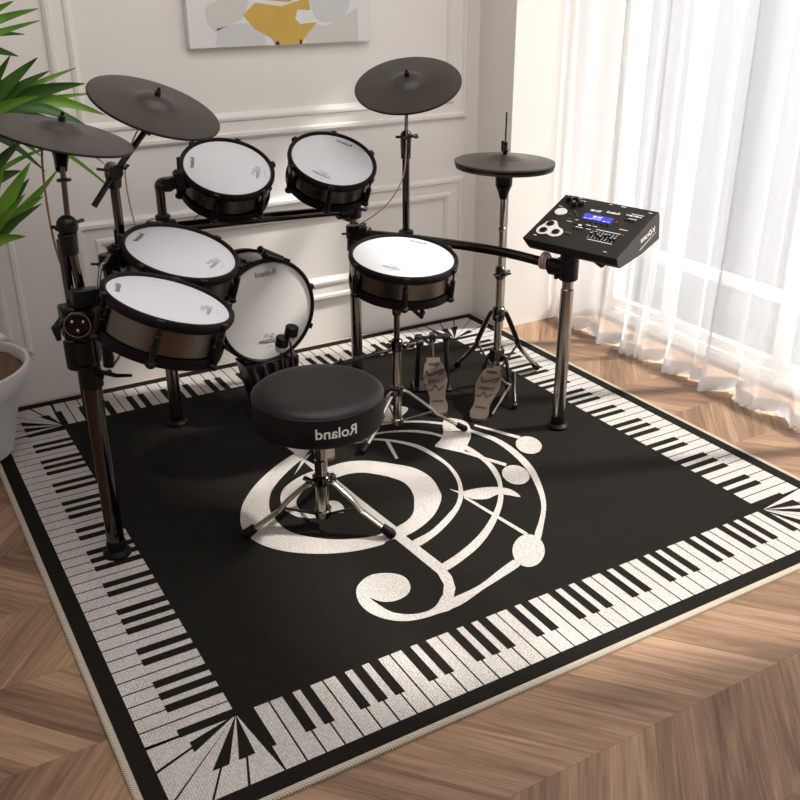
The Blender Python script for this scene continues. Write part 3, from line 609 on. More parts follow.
# ---------------------------------------------------------------- cymbals and their boom arms
def cymbal(name, label, P0, N_, r, dome=.016, group='crash cymbals on boom arms'):
    t = thing(name, label, 'cymbal', P0, group); n = V(N_).normalized(); P0 = V(P0)
    pr = [(r, -.0015), (r-.001, .0005), (r*.9, .003), (r*.6, .009), (r*.36, .013), (r*.30, .0155), (r*.24, .024), (r*.14, .031), (.012, .033), (0, .033)]
    mb = MB(); mb.lathe(pr+[(x, h-.0035) for x, h in pr[:-1]][::-1], P0, n, 96)
    mb.build('bow', 'cym', t)
    mb = MB(); mb.lathe([(r+.0005, -.0055), (r+.0015, -.002), (r, .0006), (r-.006, .0008)], P0, n, 96); mb.build('edge_strip', 'black', t)
    mb = MB(); mb.cyl(P0+n*.030, P0+n*.046, .0095, .0085, seg=16); mb.cyl(P0+n*.046, P0+n*.056, .0045, seg=12); mb.build('wing_nut', 'black', t)
    return t
n1 = V((.227, -.123, .966)).normalized(); c1 = V((.252, -1.075, 1.160))
cymbal('crash_cymbal', 'leftmost dark grey crash cymbal, overlapping the green plant', c1, n1, .178)
n2 = V((.239, -.330, .913)).normalized(); c2 = V((.561, -.857, 1.181))
cymbal('crash_cymbal', 'dark grey crash cymbal tilted over the upper left tom, second from the left', c2, n2, .186)
n3 = V((-.286, -.294, .912)).normalized(); c3 = V((1.526, -.627, 1.162))
cymbal('crash_cymbal', 'dark grey crash cymbal on a tall straight arm, below right of the painting', c3, n3, .186)
def boom(label, base, ztop, r, clamp_extra=()):
    t = thing('cymbal_stand', label, 'cymbal stand', base, 'cymbal arms clamped to the rack'); b = V(base)
    mb = MB(); mb.cyl(b, (b.x, b.y, ztop), r, seg=18); mb.build('tube', 'chrome', t)
    return t
# arm one
a1 = boom('vertical cymbal arm clamped to the front left rack leg, carrying the leftmost crash cymbal', (.196, -1.182, .470), .925, .0125)
mb = MB(); mb.cyl((.224, -1.198, .76), (.214, -1.192, .90), .0115); mb.build('hinged_tube', 'chrome', a1)
mb = MB(); mb.cyl((.211, -1.187, .885), (.211, -1.187, .940), .021, .024, 18); mb.sphere((.214, -1.188, .958), .027, 16); mb.wing((.226, -1.20, .965), (.7, -.7, .25), .022, .005); mb.wing((.198, -1.19, .955), (-.9, -.2, .1), .018, .005); mb.build('tilter', 'black', a1)
mb = MB(); mb.tube([(.216, -1.187, .94), (.225, -1.180, 1.100)], .0068, 10); mb.cyl((.224, -1.181, 1.064), (.224, -1.181, 1.071), .018, .018, 14); mb.build('rod', 'chrome', a1)
mb = MB(); mb.tube([(.222, -1.178, 1.092), (.232, -1.150, 1.118), c1-n1*.006-V((.022, .04, -.0))], [.014, .019, .016], 14); mb.tube([(.236, -1.13, 1.125), c1+n1*.03], .0055, 8); mb.cyl(c1-n1*.03, c1-n1*.004, .014, .011); mb.build('swivel_head', 'blackm', a1)
# arm two with the diagonal boom
a2 = boom('cymbal arm with a slanting boom rod, rising behind the second tom from the front', (.424, -.842, .600), .985, .0135)
d2 = (V((.561, -.857, 1.181))-V((.355, -.840, .924))).normalized()
mb = MB(); mb.tube([V((.355, -.862, .924)), V((.424, -.862, 1.010)), c2-n2*.055], .0088, 12); mb.build('boom_rod', 'blackm', a2)
mb = MB(); mb.cyl((.424, -.842, .965), (.424, -.846, 1.012), .020, .024, 18); mb.cyl((.424, -.83, 1.018), (.424, -.885, 1.014), .021, seg=18); mb.wing((.405, -.86, 1.02), (-.85, -.4, .2), .022, .005); mb.wing((.445, -.86, 1.02), (.85, -.4, .3), .022, .005); mb.build('tilter', 'blackm', a2)
mb = MB(); mb.tube([c2-n2*.075-d2*.01, c2-n2*.045], [.012, .011], 12); mb.tube([c2-n2*.06, c2+n2*.03], .0055, 8); mb.cyl(c2-n2*.030, c2-n2*.005, .017, .011); mb.build('swivel_head', 'blackm', a2)
mb = MB(); mb.cyl((.424, -.842, .625), (.424, -.842, .690), .028, seg=20); mb.wing((.40, -.86, .66), (-.8, -.6, 0), .022, .005); mb.build('rack_collar', 'black', a2)
# arm three, straight
a3 = boom('straight vertical cymbal arm rising from the rack behind the snare drum', (1.526, -.612, .580), .955, .0135)
mb = MB(); mb.tube([(1.526, -.612, .95), (1.526, -.618, 1.11), c3+n3*.03], .0062, 10); mb.build('rod', 'blackm', a3)
mb = MB(); mb.cyl((1.526, -.612, .905), (1.526, -.612, .975), .018, .020, 18); mb.sphere((1.526, -.614, .985), .022); mb.wing((1.510, -.625, .985), (-.85, -.4, 0), .024, .006); mb.wing((1.543, -.625, .985), (.85, -.45, 0), .024, .006); mb.build('tilter', 'blackm', a3)
mb = MB(); mb.cyl((1.526, -.612, .590), (1.526, -.612, .645), .028, seg=20); mb.wing((1.55, -.63, .62), (.7, -.7, 0), .02, .005); mb.build('rack_collar', 'black', a3)

# ---------------------------------------------------------------- hi-hat cymbals and stand
HX, HY = 1.789, -.852
hh = thing('hi_hat_cymbal', 'pair of dark grey hi-hat cymbals lying flat on the pedal stand', 'cymbal', (HX, HY, .905))
def bowl(name, z, sg, r, m='cym'):
    pr = [(r, 0), (r-.001, .003*sg), (r*.8, .007*sg), (r*.42, .011*sg), (r*.34, .014*sg), (r*.26, .021*sg), (r*.12, .026*sg), (.010, .027*sg)]
    mb = MB(); mb.lathe(pr+[(x, h-.003) for x, h in pr][::-1], (HX, HY, z), (.02, -.01, 1), 96); mb.build(name, m, hh)
bowl('top_cymbal', .906, 1, .178); bowl('bottom_cymbal', .893, -1.5, .174)
mb = MB(); mb.lathe([(.172, -.006), (.1765, -.004), (.1775, 0), (.174, .001)], (HX, HY, .900), (.02, -.01, 1), 96); mb.build('edge_strip', 'black', hh)
mb = MB(); mb.cyl((HX, HY, .930), (HX, HY, .975), .008); mb.sphere((HX, HY, .945), .011); mb.tube([(HX, HY, .960), (HX-.016, HY-.008, .960)], .004); mb.tube([(HX-.018, HY-.008, .945), (HX-.018, HY-.008, .982)], .005); mb.build('clutch', 'black', hh)
hs = thing('hi_hat_stand', 'chrome hi-hat stand with spread legs, left of the right rack leg', 'cymbal stand', (HX, HY, TOP))
mb = MB(); mb.cyl((HX, HY, .10), (HX, HY, .50), .0145, seg=20); mb.cyl((HX, HY, .50), (HX, HY, .80), .0108, seg=18); mb.cyl((HX, HY, .66), (HX, HY, .672), .0145); mb.build('tube', 'chrome2', hs)
mb = MB(); mb.tube([(HX, HY, .88), (HX, HY, 1.075)], .0032, 8); mb.build('pull_rod', 'chrome', hs)
mb = MB(); mb.lathe([(.013, .775), (.020, .800), (.030, .825), (.031, .862), (.026, .868), (.014, .875), (0, .875)], (HX, HY, 0), seg=28); mb.wing((HX-.018, HY-.02, .82), (-.6, -.8, 0), .016, .005)
mb.build('cymbal_seat', 'black', hs)
mb = MB(); mb.cyl((HX, HY, .478), (HX, HY, .525), .019, seg=20); mb.wing((HX-.012, HY-.018, .503), (-.5, -.85, 0), .022, .006); mb.wing((HX+.014, HY-.012, .503), (.85, -.5, 0), .020, .005); mb.build('collar', 'chrome', hs)
mb = MB(); mb.cyl((HX, HY, .315), (HX, HY, .368), .023, seg=20); mb.wing((HX-.015, HY-.02, .342), (-.5, -.85, 0), .018, .005); mb.build('leg_hub', 'chrome', hs)
def flatleg(pts, w_, m, parent, name='leg', foot=True, fr=.014):
    mb = MB(); mb.tube(smoothpts(pts, 5), w_, 10, flat=.55); o = mb.build(name, m, parent)
    if foot:
        e = V(pts[-1]); d = (e-V(pts[-2])).normalized()
        mb = MB(); mb.tube([e-d*.035, e-d*.004], [fr*.85, fr], 12); mb.sphere(e-d*.002+V((0, 0, .001)), fr*.95); mb.build('rubber_foot', 'rubber', o)
    return o
for (fx_, fy_) in ((2.070, -.752), (1.800, -.560)):
    d = V((fx_-HX, fy_-HY, 0)); k = d.length; d.normalize(); p = lambda s, z: V((HX, HY, z))+d*s
    flatleg([p(.02, .348), p(.05, .330), p(k*.45, .200), p(k*.52, .160), p(k, TOP+.014)], .0128, 'chrome2', hs)
    mb = MB(); mb.tube([p(.015, .10), p(k*.47, .172)], .0055, 8, flat=.5); mb.build('brace', 'chrome', hs)
# pedal of the hi-hat
hm = MB()
hpd = V((-.195, -.155, 0)).normalized(); hp = V((-hpd.y, hpd.x, 0))
for sg in (-1, 1):
    b = V((HX, HY, 0))+hpd*.010+hp*sg*.048
    hm.tube(smoothpts([V((HX, HY, .175))+hp*sg*.008, V((HX, HY, .165))+hp*sg*.034, b+V((0, 0, .11)), b+V((0, 0, .02)), b+hpd*.02+V((0, 0, TOP+.008))], 5), .0075, 10)
hm.box(V((HX, HY, .175)), (.05, .035, .05)); hm.build('pedal_frame', 'blackm', hs)
def footboard(toe, heel, parent, wd=.045):
    """tapered footboard with a hinged heel plate and cut-outs; toe and heel are centre points on the top surface"""
    toe, heel = V(toe), V(heel); d = (heel-toe); L_ = d.length; d.normalize(); s = d.cross(V((0, 0, 1))).normalized(); n = s.cross(d).normalized()
    if n.z < 0: n = -n
    prof = [(0, .55), (.02, .62), (.05, .55), (.12, .78), (.30, 1.0), (.42, 1.02), (.55, .84), (.68, .66), (.76, .66), (.80, .70)]
    pts = [toe+d*(L_*a)+s*(wd*w_) for a, w_ in prof]+[toe+d*(L_*a)-s*(wd*w_) for a, w_ in prof[::-1]]
    mb = MB(); mb.poly([p-n*.008 for p in pts], n, .008); fb = mb.build('footboard', 'pedal', parent)
    hl = [toe+d*(L_*a)+s*(wd*w_) for a, w_ in ((.80, .72), (.88, .78), (.97, .62), (1.0, .35), (1.0, -.35), (.97, -.62), (.88, -.78), (.80, -.72))]
    mb = MB(); mb.poly([V((p.x, p.y, max(TOP+.002, p.z-.012))) for p in hl], V((0, 0, 1)), .012); mb.build('heel_plate', 'pedal', parent)
    mb = MB()
    def q(a, w_): return toe+d*(L_*a)+s*(wd*w_)+n*.0006
    for a_, b_ in ((.105, .15), (.77, .80)):
        sm = MB(); sm.poly([q(a_, -.45), q(a_, .45), q(b_, .45), q(b_, -.45)], n, .0006); sm.build('slot', 'pedald', fb)
    for A, B, w_ in (((.22, -.8), (.34, .5), .012), ((.34, .5), (.24, .75), .010), ((.52, -.62), (.60, -.2), .008), ((.60, -.2), (.50, .12), .008), ((.50, .12), (.60, .40), .008), ((.60, .40), (.58, .72), .008), ((.26, -.80), (.33, -.3), .009)):
        a_, b_ = q(*A), q(*B); t_ = (b_-a_).normalized(); o_ = t_.cross(n)*w_*.45; mb.add([a_-o_, b_-o_, b_+o_, a_+o_], [[0, 1, 2, 3]])
    mb.build('cut_out', 'pedald', fb); mb = MB(); text_on(mb, 'TAMA', q(.44, 0), n, -d, .024, bold=.04); mb.build('lettering', 'pedald', fb)
    return fb
footboard((HX-.022, HY-.014, .138), (1.582, -1.025, TOP+.012), hs)
mb = MB(); mb.tube([(HX-.01, HY-.008, .18), (HX-.026, HY-.02, .130)], .005, 8); mb.build('chain', 'chrome2', hs)
mb = MB(); mb.tube([(1.815, -.905, .055), (1.655, -1.020, TOP+.010)], .0048, 8); mb.tube([(1.790, -.885, .085), (1.815, -.905, .055)], .009, 8); mb.build('radius_rod', 'chrome2', hs)
mb = MB(); mb.tube([(1.835, -.905, .11), (1.800, -.955, .06), (1.775, -.995, TOP+.022)], .008, 10); mb.sphere((1.770, -1.003, TOP+.013), .013); mb.build('spur', 'blackm', hs)

# ---------------------------------------------------------------- double bass pedal
dp = thing('double_bass_pedal', 'double bass drum pedal with long drive shaft and bronze footboard behind the snare stand', 'drum pedal', (1.3, -.7, TOP))
def pedal_unit(cx, cy, d, beaters, parent):
    d = V(d).normalized(); s = V((-d.y, d.x, 0)); o = V((cx, cy, 0))
    mb = MB(); mb.box(o+V((0, 0, TOP+.005)), (.150, .10, .010), (s, d, V((0, 0, 1)))); mb.build('base_plate', 'blackm', parent)
    for sg in (-1, 1):
        mb = MB(); mb.tube([o+s*sg*.060+V((0, 0, TOP+.008)), o+s*sg*.057+V((0, 0, .12)), o+s*sg*.052+V((0, 0, .222))], [.011, .0085, .010], 12); mb.cyl(o+s*sg*.064+V((0, 0, .222)), o+s*sg*.040+V((0, 0, .222)), .015, seg=16)
        mb.build('post', 'blackm', parent)
    mb = MB(); mb.cyl(o+s*.07+V((0, 0, .222)), o-s*.07+V((0, 0, .222)), .0075, seg=14); mb.box(o+V((0, 0, .222)), (.024, .03, .034), (s, d, V((0, 0, 1)))); mb.build('axle', 'blackm', parent)
    mb = MB(); mb.tube([o-d*.012+V((0, 0, .215)), o-d*.022+V((0, 0, .150))], .0050, 8); mb.build('chain', 'chrome2', parent)
    footboard(o-d*.030+V((0, 0, .150)), o-d*.27+V((0, 0, TOP+.012)), parent)
    for bx, tilt in beaters:
        p0 = o+s*bx+V((0, 0, .222)); p1 = p0+d*.030+V((0, 0, tilt))
        mb = MB(); mb.tube([p0-d*.01-V((0, 0, .03)), p1], .0042, 8); bt = mb.build('beater_rod', 'blackm', parent)
        mb = MB(); mb.cyl(p1+V((0, -.012, -.006)), p1+V((0.006, -.018, .030)), .0235, .0235, 20); mb.build('beater_head', 'black', bt)
        mb = MB(); mb.sphere(p1+V((0, -.006, -.012)), .021, 16, axis=(0, 1, 0), sq=.6); mb.build('felt_pad', 'felt', bt)
pedal_unit(1.003, -.755, (.11, .99, 0), [(.020, .155), (.056, .122)], dp)
pedal_unit(1.608, -.672, (.44, .90, 0), [], dp)
mb = MB(); a_, b_ = V((1.070, -.745, .226)), V((1.545, -.700, .226))
mb.tube([a_, a_+(b_-a_)*.55], .0085, 12); mb.tube([a_+(b_-a_)*.45, b_], .0062, 12)
for f_ in (.03, .22, .55, .88, .97): p = a_+(b_-a_)*f_; mb.cyl(p-V((.014, 0, 0)), p+V((.014, 0, 0)), .0125, seg=12); mb.tube([p, p+V((0, -.004, .022))], .0042, 6)
mb.build('drive_shaft', 'blackm', dp)

# ---------------------------------------------------------------- snare stand
ss = thing('snare_stand', 'chrome snare drum stand with low folded tripod legs behind the stool', 'drum stand', (1.298, -.932, TOP))
SX, SY = 1.298, -.932
mb = MB(); mb.cyl((SX, SY, .045), (SX, SY, .335), .0155, seg=20); mb.build('tube', 'chrome2', ss)
mb = MB(); mb.cyl((SX, SY, .32), (SX, SY, .465), .0105, seg=16); mb.build('upper_tube', 'chrome', ss)
mb = MB(); mb.cyl((SX, SY, .318), (SX, SY, .360), .0205, seg=20); mb.wing((SX+.018, SY-.010, .338), (.9, -.4, 0), .022, .006); mb.wing((SX-.012, SY+.01, .338), (-.9, .4, 0), .014, .004); mb.build('collar', 'chrome', ss)
mb = MB(); mb.tube([(SX, SY, .455), (SX-.004, SY-.012, .485), (SX-.004, SY-.02, .50)], [.016, .019, .013], 14); mb.sphere((SX-.004, SY-.02, .508), .018); mb.wing((SX-.02, SY-.03, .512), (-.8, -.6, 0), .018, .005); mb.build('tilter', 'blackm', ss)
for k in range(3):
    a = k*2*PI/3+.5; d = V((math.cos(a), math.sin(a), 0)); c = V((1.291, -.985, 0)); mb = MB()
    n_ = fS[2]; base = V((1.293, -.965, .520)); e = base+(d-n_*d.dot(n_))*.150
    mb.tube([base, e, e+n_*.020], .0065, 8); mb.sphere(e+n_*.018, .010); mb.build('basket_arm', 'blackm', ss)
mb = MB(); mb.cyl((SX, SY, .150), (SX, SY, .185), .023, seg=20); mb.wing((SX-.014, SY-.02, .168), (-.4, -.9, 0), .018, .005); mb.build('leg_hub', 'chrome', ss)
mb = MB(); mb.cyl((SX, SY, .035), (SX, SY, .060), .022, seg=20); mb.build('brace_hub', 'chrome2', ss)
for (fx_, fy_) in ((1.500, -1.070), (1.100, -1.035), (1.335, -.70)):
    d = V((fx_-SX, fy_-SY, 0)); k = d.length; d.normalize(); p = lambda s, z: V((SX, SY, z))+d*s
    o = flatleg([p(.018, .170), p(.04, .160), p(k*.50, .098), p(k*.60, .075), p(k, TOP+.012)], .0098, 'chrome2', ss, fr=.012)
    mb = MB(); mb.tube([p(.015, .048), p(k*.52, .088)], .0062, 8, flat=.45); mb.build('brace', 'chrome2', ss)

# ---------------------------------------------------------------- drum module
md = thing('drum_module', 'black wedge shaped drum module with blue screen, tilted atop the right rack leg', 'drum module', (1.812, -1.207, .67))
mx_, my_, mn_ = V((.349458, -.936432, -.031218)), V((.882207, .317635, .347590)), V((-.315579, -.149009, .937127))
MP = V((1.8955, -1.2, .7408))
def mp(x, y, h=0): return MP+mx_*x+my_*y+mn_*h
mb = MB(); prof = [(-.1445, 0), (.1445, 0), (.149, -.018), (.140, -.102), (.02, -.085), (-.130, -.046), (-.1405, -.03)]
k = len(prof)
mb.add([mp(-.1755+(.014 if h < -.01 else 0), y, h) for y, h in prof]+[mp(.1755, y, h) for y, h in prof], [list(range(k)), list(range(k, 2*k))[::-1]]+[[i, (i+1) % k, k+(i+1) % k, k+i] for i in range(k)])
cs_ = mb.build('case', 'case', md, sharp=20)
mb = MB(); mb.poly([mp(.1757, y, h) for y, h in prof], mx_, .0035); sp_ = mb.build('side_cheek', 'caseside', md, sharp=20)
mb = MB(); text_on(mb, 'V-Drums', mp(.1797, .065, -.038), mx_, mn_+my_*.15, .028, shear=.3, bold=.03, lift=.0006)
q0, q1 = mp(.1800, .0, -.058), mp(.1800, .115, -.062); mb.add([q0, q0+my_*.004-mn_*.004, q1, q1+mn_*.002], [[0, 1, 2, 3]]); mb.build('emblem', 'white', sp_)
def panel(name, pts, m, h=.0012, parent=md):
    mb = MB(); mb.poly([mp(x, y, 0) for x, y in pts], mn_, h, 0); return mb.build(name, m, parent, sharp=20)
sc_ = panel('screen', [(-.050, .0615), (.058, .0600), (.062, .0270), (-.046, .0290)], 'screen')
mb = MB()
text_on(mb, 'TD-50', mp(.004, .048, .0014), mn_, my_, .013, bold=.02, mirror=True, lift=.0003); text_on(mb, 'Studio Kit', mp(.004, .037, .0014), mn_, my_, .009, mirror=True, lift=.0003)
for x, wd in ((-.040, .010), (-.024, .010), (.030, .012), (.048, .008)): mb.add([mp(x, .032, .0018), mp(x+wd, .032, .0018), mp(x+wd, .034, .0018), mp(x, .034, .0018)], [[0, 1, 2, 3]])
mb.build('screen_text', 'scrtxt', sc_)
mb = MB(); mb.lathe([(0, .003), (.0205, .003), (.022, .0015), (.022, 0)], mp(-.135, .040), mn_, 28); mb.build('round_pad', 'pad', md)
tri = [(-.131, -.018), (-.148, -.030), (-.150, -.045), (-.158, -.070), (-.152, -.095), (-.132, -.104), (-.112, -.096), (-.100, -.100), (-.082, -.103), (-.064, -.092), (-.062, -.070), (-.074, -.054), (-.090, -.048), (-.106, -.030), (-.116, -.018)]
mb = MB(); mb.poly([mp(p.x, p.y) for p in smoothpts([(x, y, 0) for x, y in tri], 4, True)], mn_, .0016); tp_ = mb.build('button_plate', 'pad', md, sharp=20)
for (x, y) in ((-.129, -.038), (-.132, -.080), (-.086, -.076)):
    mb = MB(); mb.lathe([(0, .0035), (.0125, .0035), (.014, .002), (.014, 0)], mp(x, y, .0015), mn_, 22); bb = mb.build('round_button', 'black', tp_)
for (x, y) in ((-.146, .112), (-.120, .118), (-.112, .088), (-.088, .100)):
    mb = MB(); mb.lathe([(0, .016), (.0085, .016), (.010, .012), (.0115, 0)], mp(x, y), mn_, 20); kb = mb.build('knob', 'black', md)
    mb = MB(); mb.add([mp(x-.001, y+.002, .0163), mp(x+.001, y+.002, .0163), mp(x+.001, y+.008, .0163), mp(x-.001, y+.008, .0163)], [[0, 1, 2, 3]]); mb.build('pointer', 'white', kb)
for i in range(8):
    x = .034+i*.0125; y = -.048+.010*math.sin(i*1.7)
    mb = MB(); mb.box(mp(x, -.047, .0003), (.0022, .044, .001), (mx_, my_, mn_)); mb.build('fader_slot', 'black', md)
    mb = MB(); mb.add([mp(x-.0052, -.070, .0008), mp(x-.0040, -.070, .0008), mp(x-.0040, -.025, .0008), mp(x-.0052, -.025, .0008)], [[0, 1, 2, 3]]); mb.build('fader_scale', 'white', md)
    mb = MB(); mb.box(mp(x, y, .004), (.0075, .013, .008), (mx_, my_, mn_)); fd = mb.build('fader', 'black', md)
    mb = MB(); mb.box(mp(x, y, .0083), (.0065, .0018, .001), (mx_, my_, mn_)); mb.build('fader_mark', 'white', fd)
def btn(x, y, a=.010, b=.006, m='black'):
    mb = MB(); mb.box(mp(x, y, .0015), (a, b, .004), (mx_, my_, mn_)); mb.build('button', m, md)
for i in range(5): btn(.092+i*.0115, .092, .009, .0055, 'pad' if i % 2 == 0 else 'white')
for i in range(3): btn(.100+i*.014, .066)
for i in range(6): btn(-.046+i*.021, .016)
for i in range(4): btn(-.044+i*.015, -.014, .011, .006, 'white' if i == 1 else 'black')
for i in range(3): btn(-.040+i*.016, -.036)
for x, y in ((-.082, .008), (-.094, .034), (-.078, .046), (-.090, .056), (-.066, .032)): btn(x, y, .009, .006, 'caseside')
btn(-.045, -.068, .022, .010, 'caseside'); btn(.076, .043, .005, .003, 'red'); btn(.135, -.019, .005, .0022, 'red')
mb = MB(); text_on(mb, 'Roland', mp(.040, .0905), mn_, my_, .017, bold=.02); text_on(mb, 'TD-50', mp(-.022, .083), mn_, my_, .015, bold=.03)
for x, y, wd in ((-.146, .133, .014), (-.118, .136, .012), (-.096, .124, .012), (-.062, .012, .016), (-.086, -.004, .020), (-.012, -.004, .018), (.014, -.004, .016), (.100, .104, .045), (.104, .076, .030), (.105, .009, .030), (-.040, -.025, .028), (.00, -.025, .018), (-.150, -.116, .012), (.118, -.124, .012), (.034, -.018, .09), (.034, -.078, .09), (.0, .134, .012), (.045, .134, .020), (.150, .128, .014), (-.16, .070, .012)):
    mb.add([mp(x, y, .0008), mp(x+wd, y, .0008), mp(x+wd, y+.0025, .0008), mp(x, y+.0025, .0008)], [[0, 1, 2, 3]])
mb.build('panel_lettering', 'white', md)
mb = MB(); mb.cyl((1.812, -1.207, .640), mp(-.010, -.062, -.070)+V((0, 0, .004)), .020, .026, 20); mb.box(mp(.0, -.03, -.074), (.16, .12, .012), (mx_, (my_-mn_*.27).normalized(), (mn_+my_*.27).normalized())); mb.cyl(mp(.075, -.095, -.062), mp(.105, -.110, -.062), .013, seg=14); mb.build('mounting_plate', 'black', md)
mb = MB(); mb.cyl((1.812, -1.207, .625), (1.812, -1.207, .662), .031, seg=24); mb.build('leg_socket', 'black', md)

# ---------------------------------------------------------------- stool
TX, TY = .785, -1.372
st = thing('drum_stool', 'round black padded drum stool with white side lettering and chrome tripod legs', 'stool', (TX, TY, TOP))
sr = .186
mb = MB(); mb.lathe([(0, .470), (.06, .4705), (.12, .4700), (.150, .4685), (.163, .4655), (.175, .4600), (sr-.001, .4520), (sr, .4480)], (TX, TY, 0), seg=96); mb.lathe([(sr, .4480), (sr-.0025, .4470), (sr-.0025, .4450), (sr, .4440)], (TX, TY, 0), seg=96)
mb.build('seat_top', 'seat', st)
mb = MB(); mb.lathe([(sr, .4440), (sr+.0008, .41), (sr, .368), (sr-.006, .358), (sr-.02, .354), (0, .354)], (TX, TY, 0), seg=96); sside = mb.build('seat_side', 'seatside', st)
mb = MB(); mb.lathe([(sr-.0002, .4473), (sr+.0014, .4460), (sr-.0002, .4447)], (TX, TY, 0), seg=96); mb.build('piping', 'seat', st)
vs, fs = textdata('Roland', 0, .018); mb = MB(); sz = .043; ac = math.radians(-100)
mb.add([(TX+(sr+.0014)*math.cos(ac-v.x*sz/sr), TY+(sr+.0014)*math.sin(ac-v.x*sz/sr), .405+v.y*sz) for v in vs], fs); mb.build('lettering', 'white', st)
mb = MB(); mb.cyl((TX, TY, .10), (TX, TY, .352), .0150, seg=22); mb.cyl((TX, TY, .05), (TX, TY, .235), .0190, seg=24); mb.build('post', 'chrome2', st)
mb = MB(); mb.cyl((TX, TY, .333), (TX, TY, .349), .055, .075, 28); mb.build('seat_bracket', 'blackm', st)
mb = MB(); mb.cyl((TX, TY, .150), (TX, TY, .184), .027, seg=24); mb.wing((TX-.028, TY-.006, .170), (-.95, -.15, .35), .028, .0065); mb.box((TX+.028, TY-.01, .167), (.022, .022, .026)); mb.build('collar', 'chrome', st)
mb = MB(); mb.cyl((TX, TY, .040), (TX, TY, .066), .024, seg=24); mb.build('brace_hub', 'chrome', st)
for (fx_, fy_) in ((.556, -1.322), (.925, -1.540), (.895, -1.165)):
    d = V((fx_-TX, fy_-TY, 0)); k = d.length; d.normalize(); p = lambda s, z: V((TX, TY, z))+d*s
    flatleg([p(.024, .165), p(.040, .160), p(k*.42, .118), p(k*.55, .086), p(k*.62, .076), p(k, TOP+.014)], .0118, 'chrome2', st, fr=.016)
    mb = MB(); mb.tube([p(.018, .052), p(k*.50, .092)], .0068, 8, flat=.5); mb.build('brace', 'chrome', st)

# ---------------------------------------------------------------- cables
def cable(name, pts, r, m, label):
    mb = MB(); mb.tube(smoothpts(pts, 8), r, 8); tag(mb.build(name, m), label, 'cable')
cable('cymbal_cable', [(.215, -1.11, 1.150), (.190, -1.15, 1.138), (.181, -1.16, 1.067), (.178, -1.17, .968), (.184, -1.18, .875), (.205, -1.195, .785)], .0030, 'cable', 'thin brown cable hanging from the leftmost cymbal down to the front left clamp')
cable('cymbal_cable', [(.530, -.87, 1.160), (.488, -.86, 1.095), (.458, -.86, 1.029), (.455, -.86, .944), (.466, -.86, .817), (.452, -.86, .70)], .0022, 'cablep', 'thin pinkish cable hanging from the second cymbal behind the toms')
cable('cymbal_cable', [(1.500, -.645, 1.145), (1.510, -.64, 1.067), (1.510, -.64, .935), (1.503, -.62, .829), (1.456, -.58, .735), (1.385, -.52, .668), (1.35, -.48, .655)], .0022, 'cablep', 'thin pinkish cable curving from the far crash cymbal to the middle rack leg')
cable('tom_cable', [(.80, -.50, .800), (.789, -.46, .765), (.765, -.455, .742), (.735, -.45, .712)], .0025, 'cablep', 'short thin cable running from the upper left tom to the rear bar')
cable('tom_cable', [(.255, -1.235, .640), (.272, -1.225, .612), (.266, -1.215, .578), (.285, -1.205, .592), (.315, -1.205, .625), (.34, -1.22, .66)], .0030, 'cable', 'thin brown cable looping under the front left tom by the leg clamp')
def coil(c, ax, r, n, rr):
    rr_, u, n_ = frame(ax); return [V(c)+u*(r*math.cos(t))+rr_*(r*math.sin(t))+n_*(.010*t/6.28-.010*n/2) for t in [i*.5 for i in range(int(n*2*PI/.5))]]
mb = MB(); mb.tube(coil((1.772, -1.128, .618), (-.4, .9, 0), .027, 3, .003), .0040, 8)
tag(mb.build('coiled_cable', 'cablep'), 'pinkish cable coiled round the bar just under the drum module', 'cable')

# ---------------------------------------------------------------- canvas painting
px0, px1, pz0, pz1 = .957, 1.712, 1.262, 1.98
cv = thing('canvas_painting', 'unframed canvas with ochre and pale blocks hanging on the wall panel', 'painting', ((px0+px1)/2, YB-.005, pz0))
mb = MB(); mb.box(((px0+px1)/2, YB-.018, (pz0+pz1)/2), (px1-px0, .030, pz1-pz0)); mb.build('canvas', 'canvas', cv)
def blob(pts, m, lift, name='painted_shape', sm=3):
    mb = MB(); P = smoothpts([(x, 0, z) for x, z in pts], sm, True) if sm else [V((x, 0, z)) for x, z in pts]
    mb.poly([(p.x, YB-.0335-lift, p.z) for p in P], V((0, -1, 0)), .0006); mb.build(name, m, cv, sharp=15)
blob([(1.030, 1.40), (1.10, 1.44), (1.17, 1.47), (1.20, 1.42), (1.17, 1.36), (1.06, 1.32), (1.035, 1.35)], 'beige', .0002, sm=0)
blob([(1.06, 1.265), (1.26, 1.265), (1.25, 1.345), (1.15, 1.345), (1.07, 1.33)], 'greyp', .0002, sm=0)
blob([(1.47, 1.48), (1.60, 1.50), (1.625, 1.42), (1.58, 1.345), (1.49, 1.345), (1.455, 1.40)], 'greyp', .0002)
blob([(1.42, 1.265), (1.655, 1.265), (1.655, 1.39), (1.60, 1.36), (1.52, 1.325), (1.44, 1.335)], 'beige', .0004, sm=0)
blob([(1.61, 1.44), (1.68, 1.46), (1.69, 1.60), (1.62, 1.60)], 'beige', .0003)
blob([(1.195, 1.475), (1.26, 1.425), (1.36, 1.415), (1.455, 1.445), (1.46, 1.56), (1.36, 1.64), (1.22, 1.60)], 'gold', .0006, sm=0)
blob([(1.175, 1.375), (1.225, 1.415), (1.33, 1.400), (1.445, 1.430), (1.45, 1.385), (1.395, 1.390), (1.385, 1.355), (1.405, 1.335), (1.475, 1.340), (1.42, 1.285), (1.41, 1.265), (1.30, 1.265), (1.285, 1.29), (1.215, 1.325)], 'gold', .0008, sm=0)
blob([(1.297, 1.2645), (1.315, 1.2645), (1.312, 1.277), (1.300, 1.277)], 'dotp', .0012, sm=0)
blob([(1.398, 1.2645), (1.410, 1.2645), (1.408, 1.280), (1.400, 1.280)], 'dotp', .0012, sm=0)
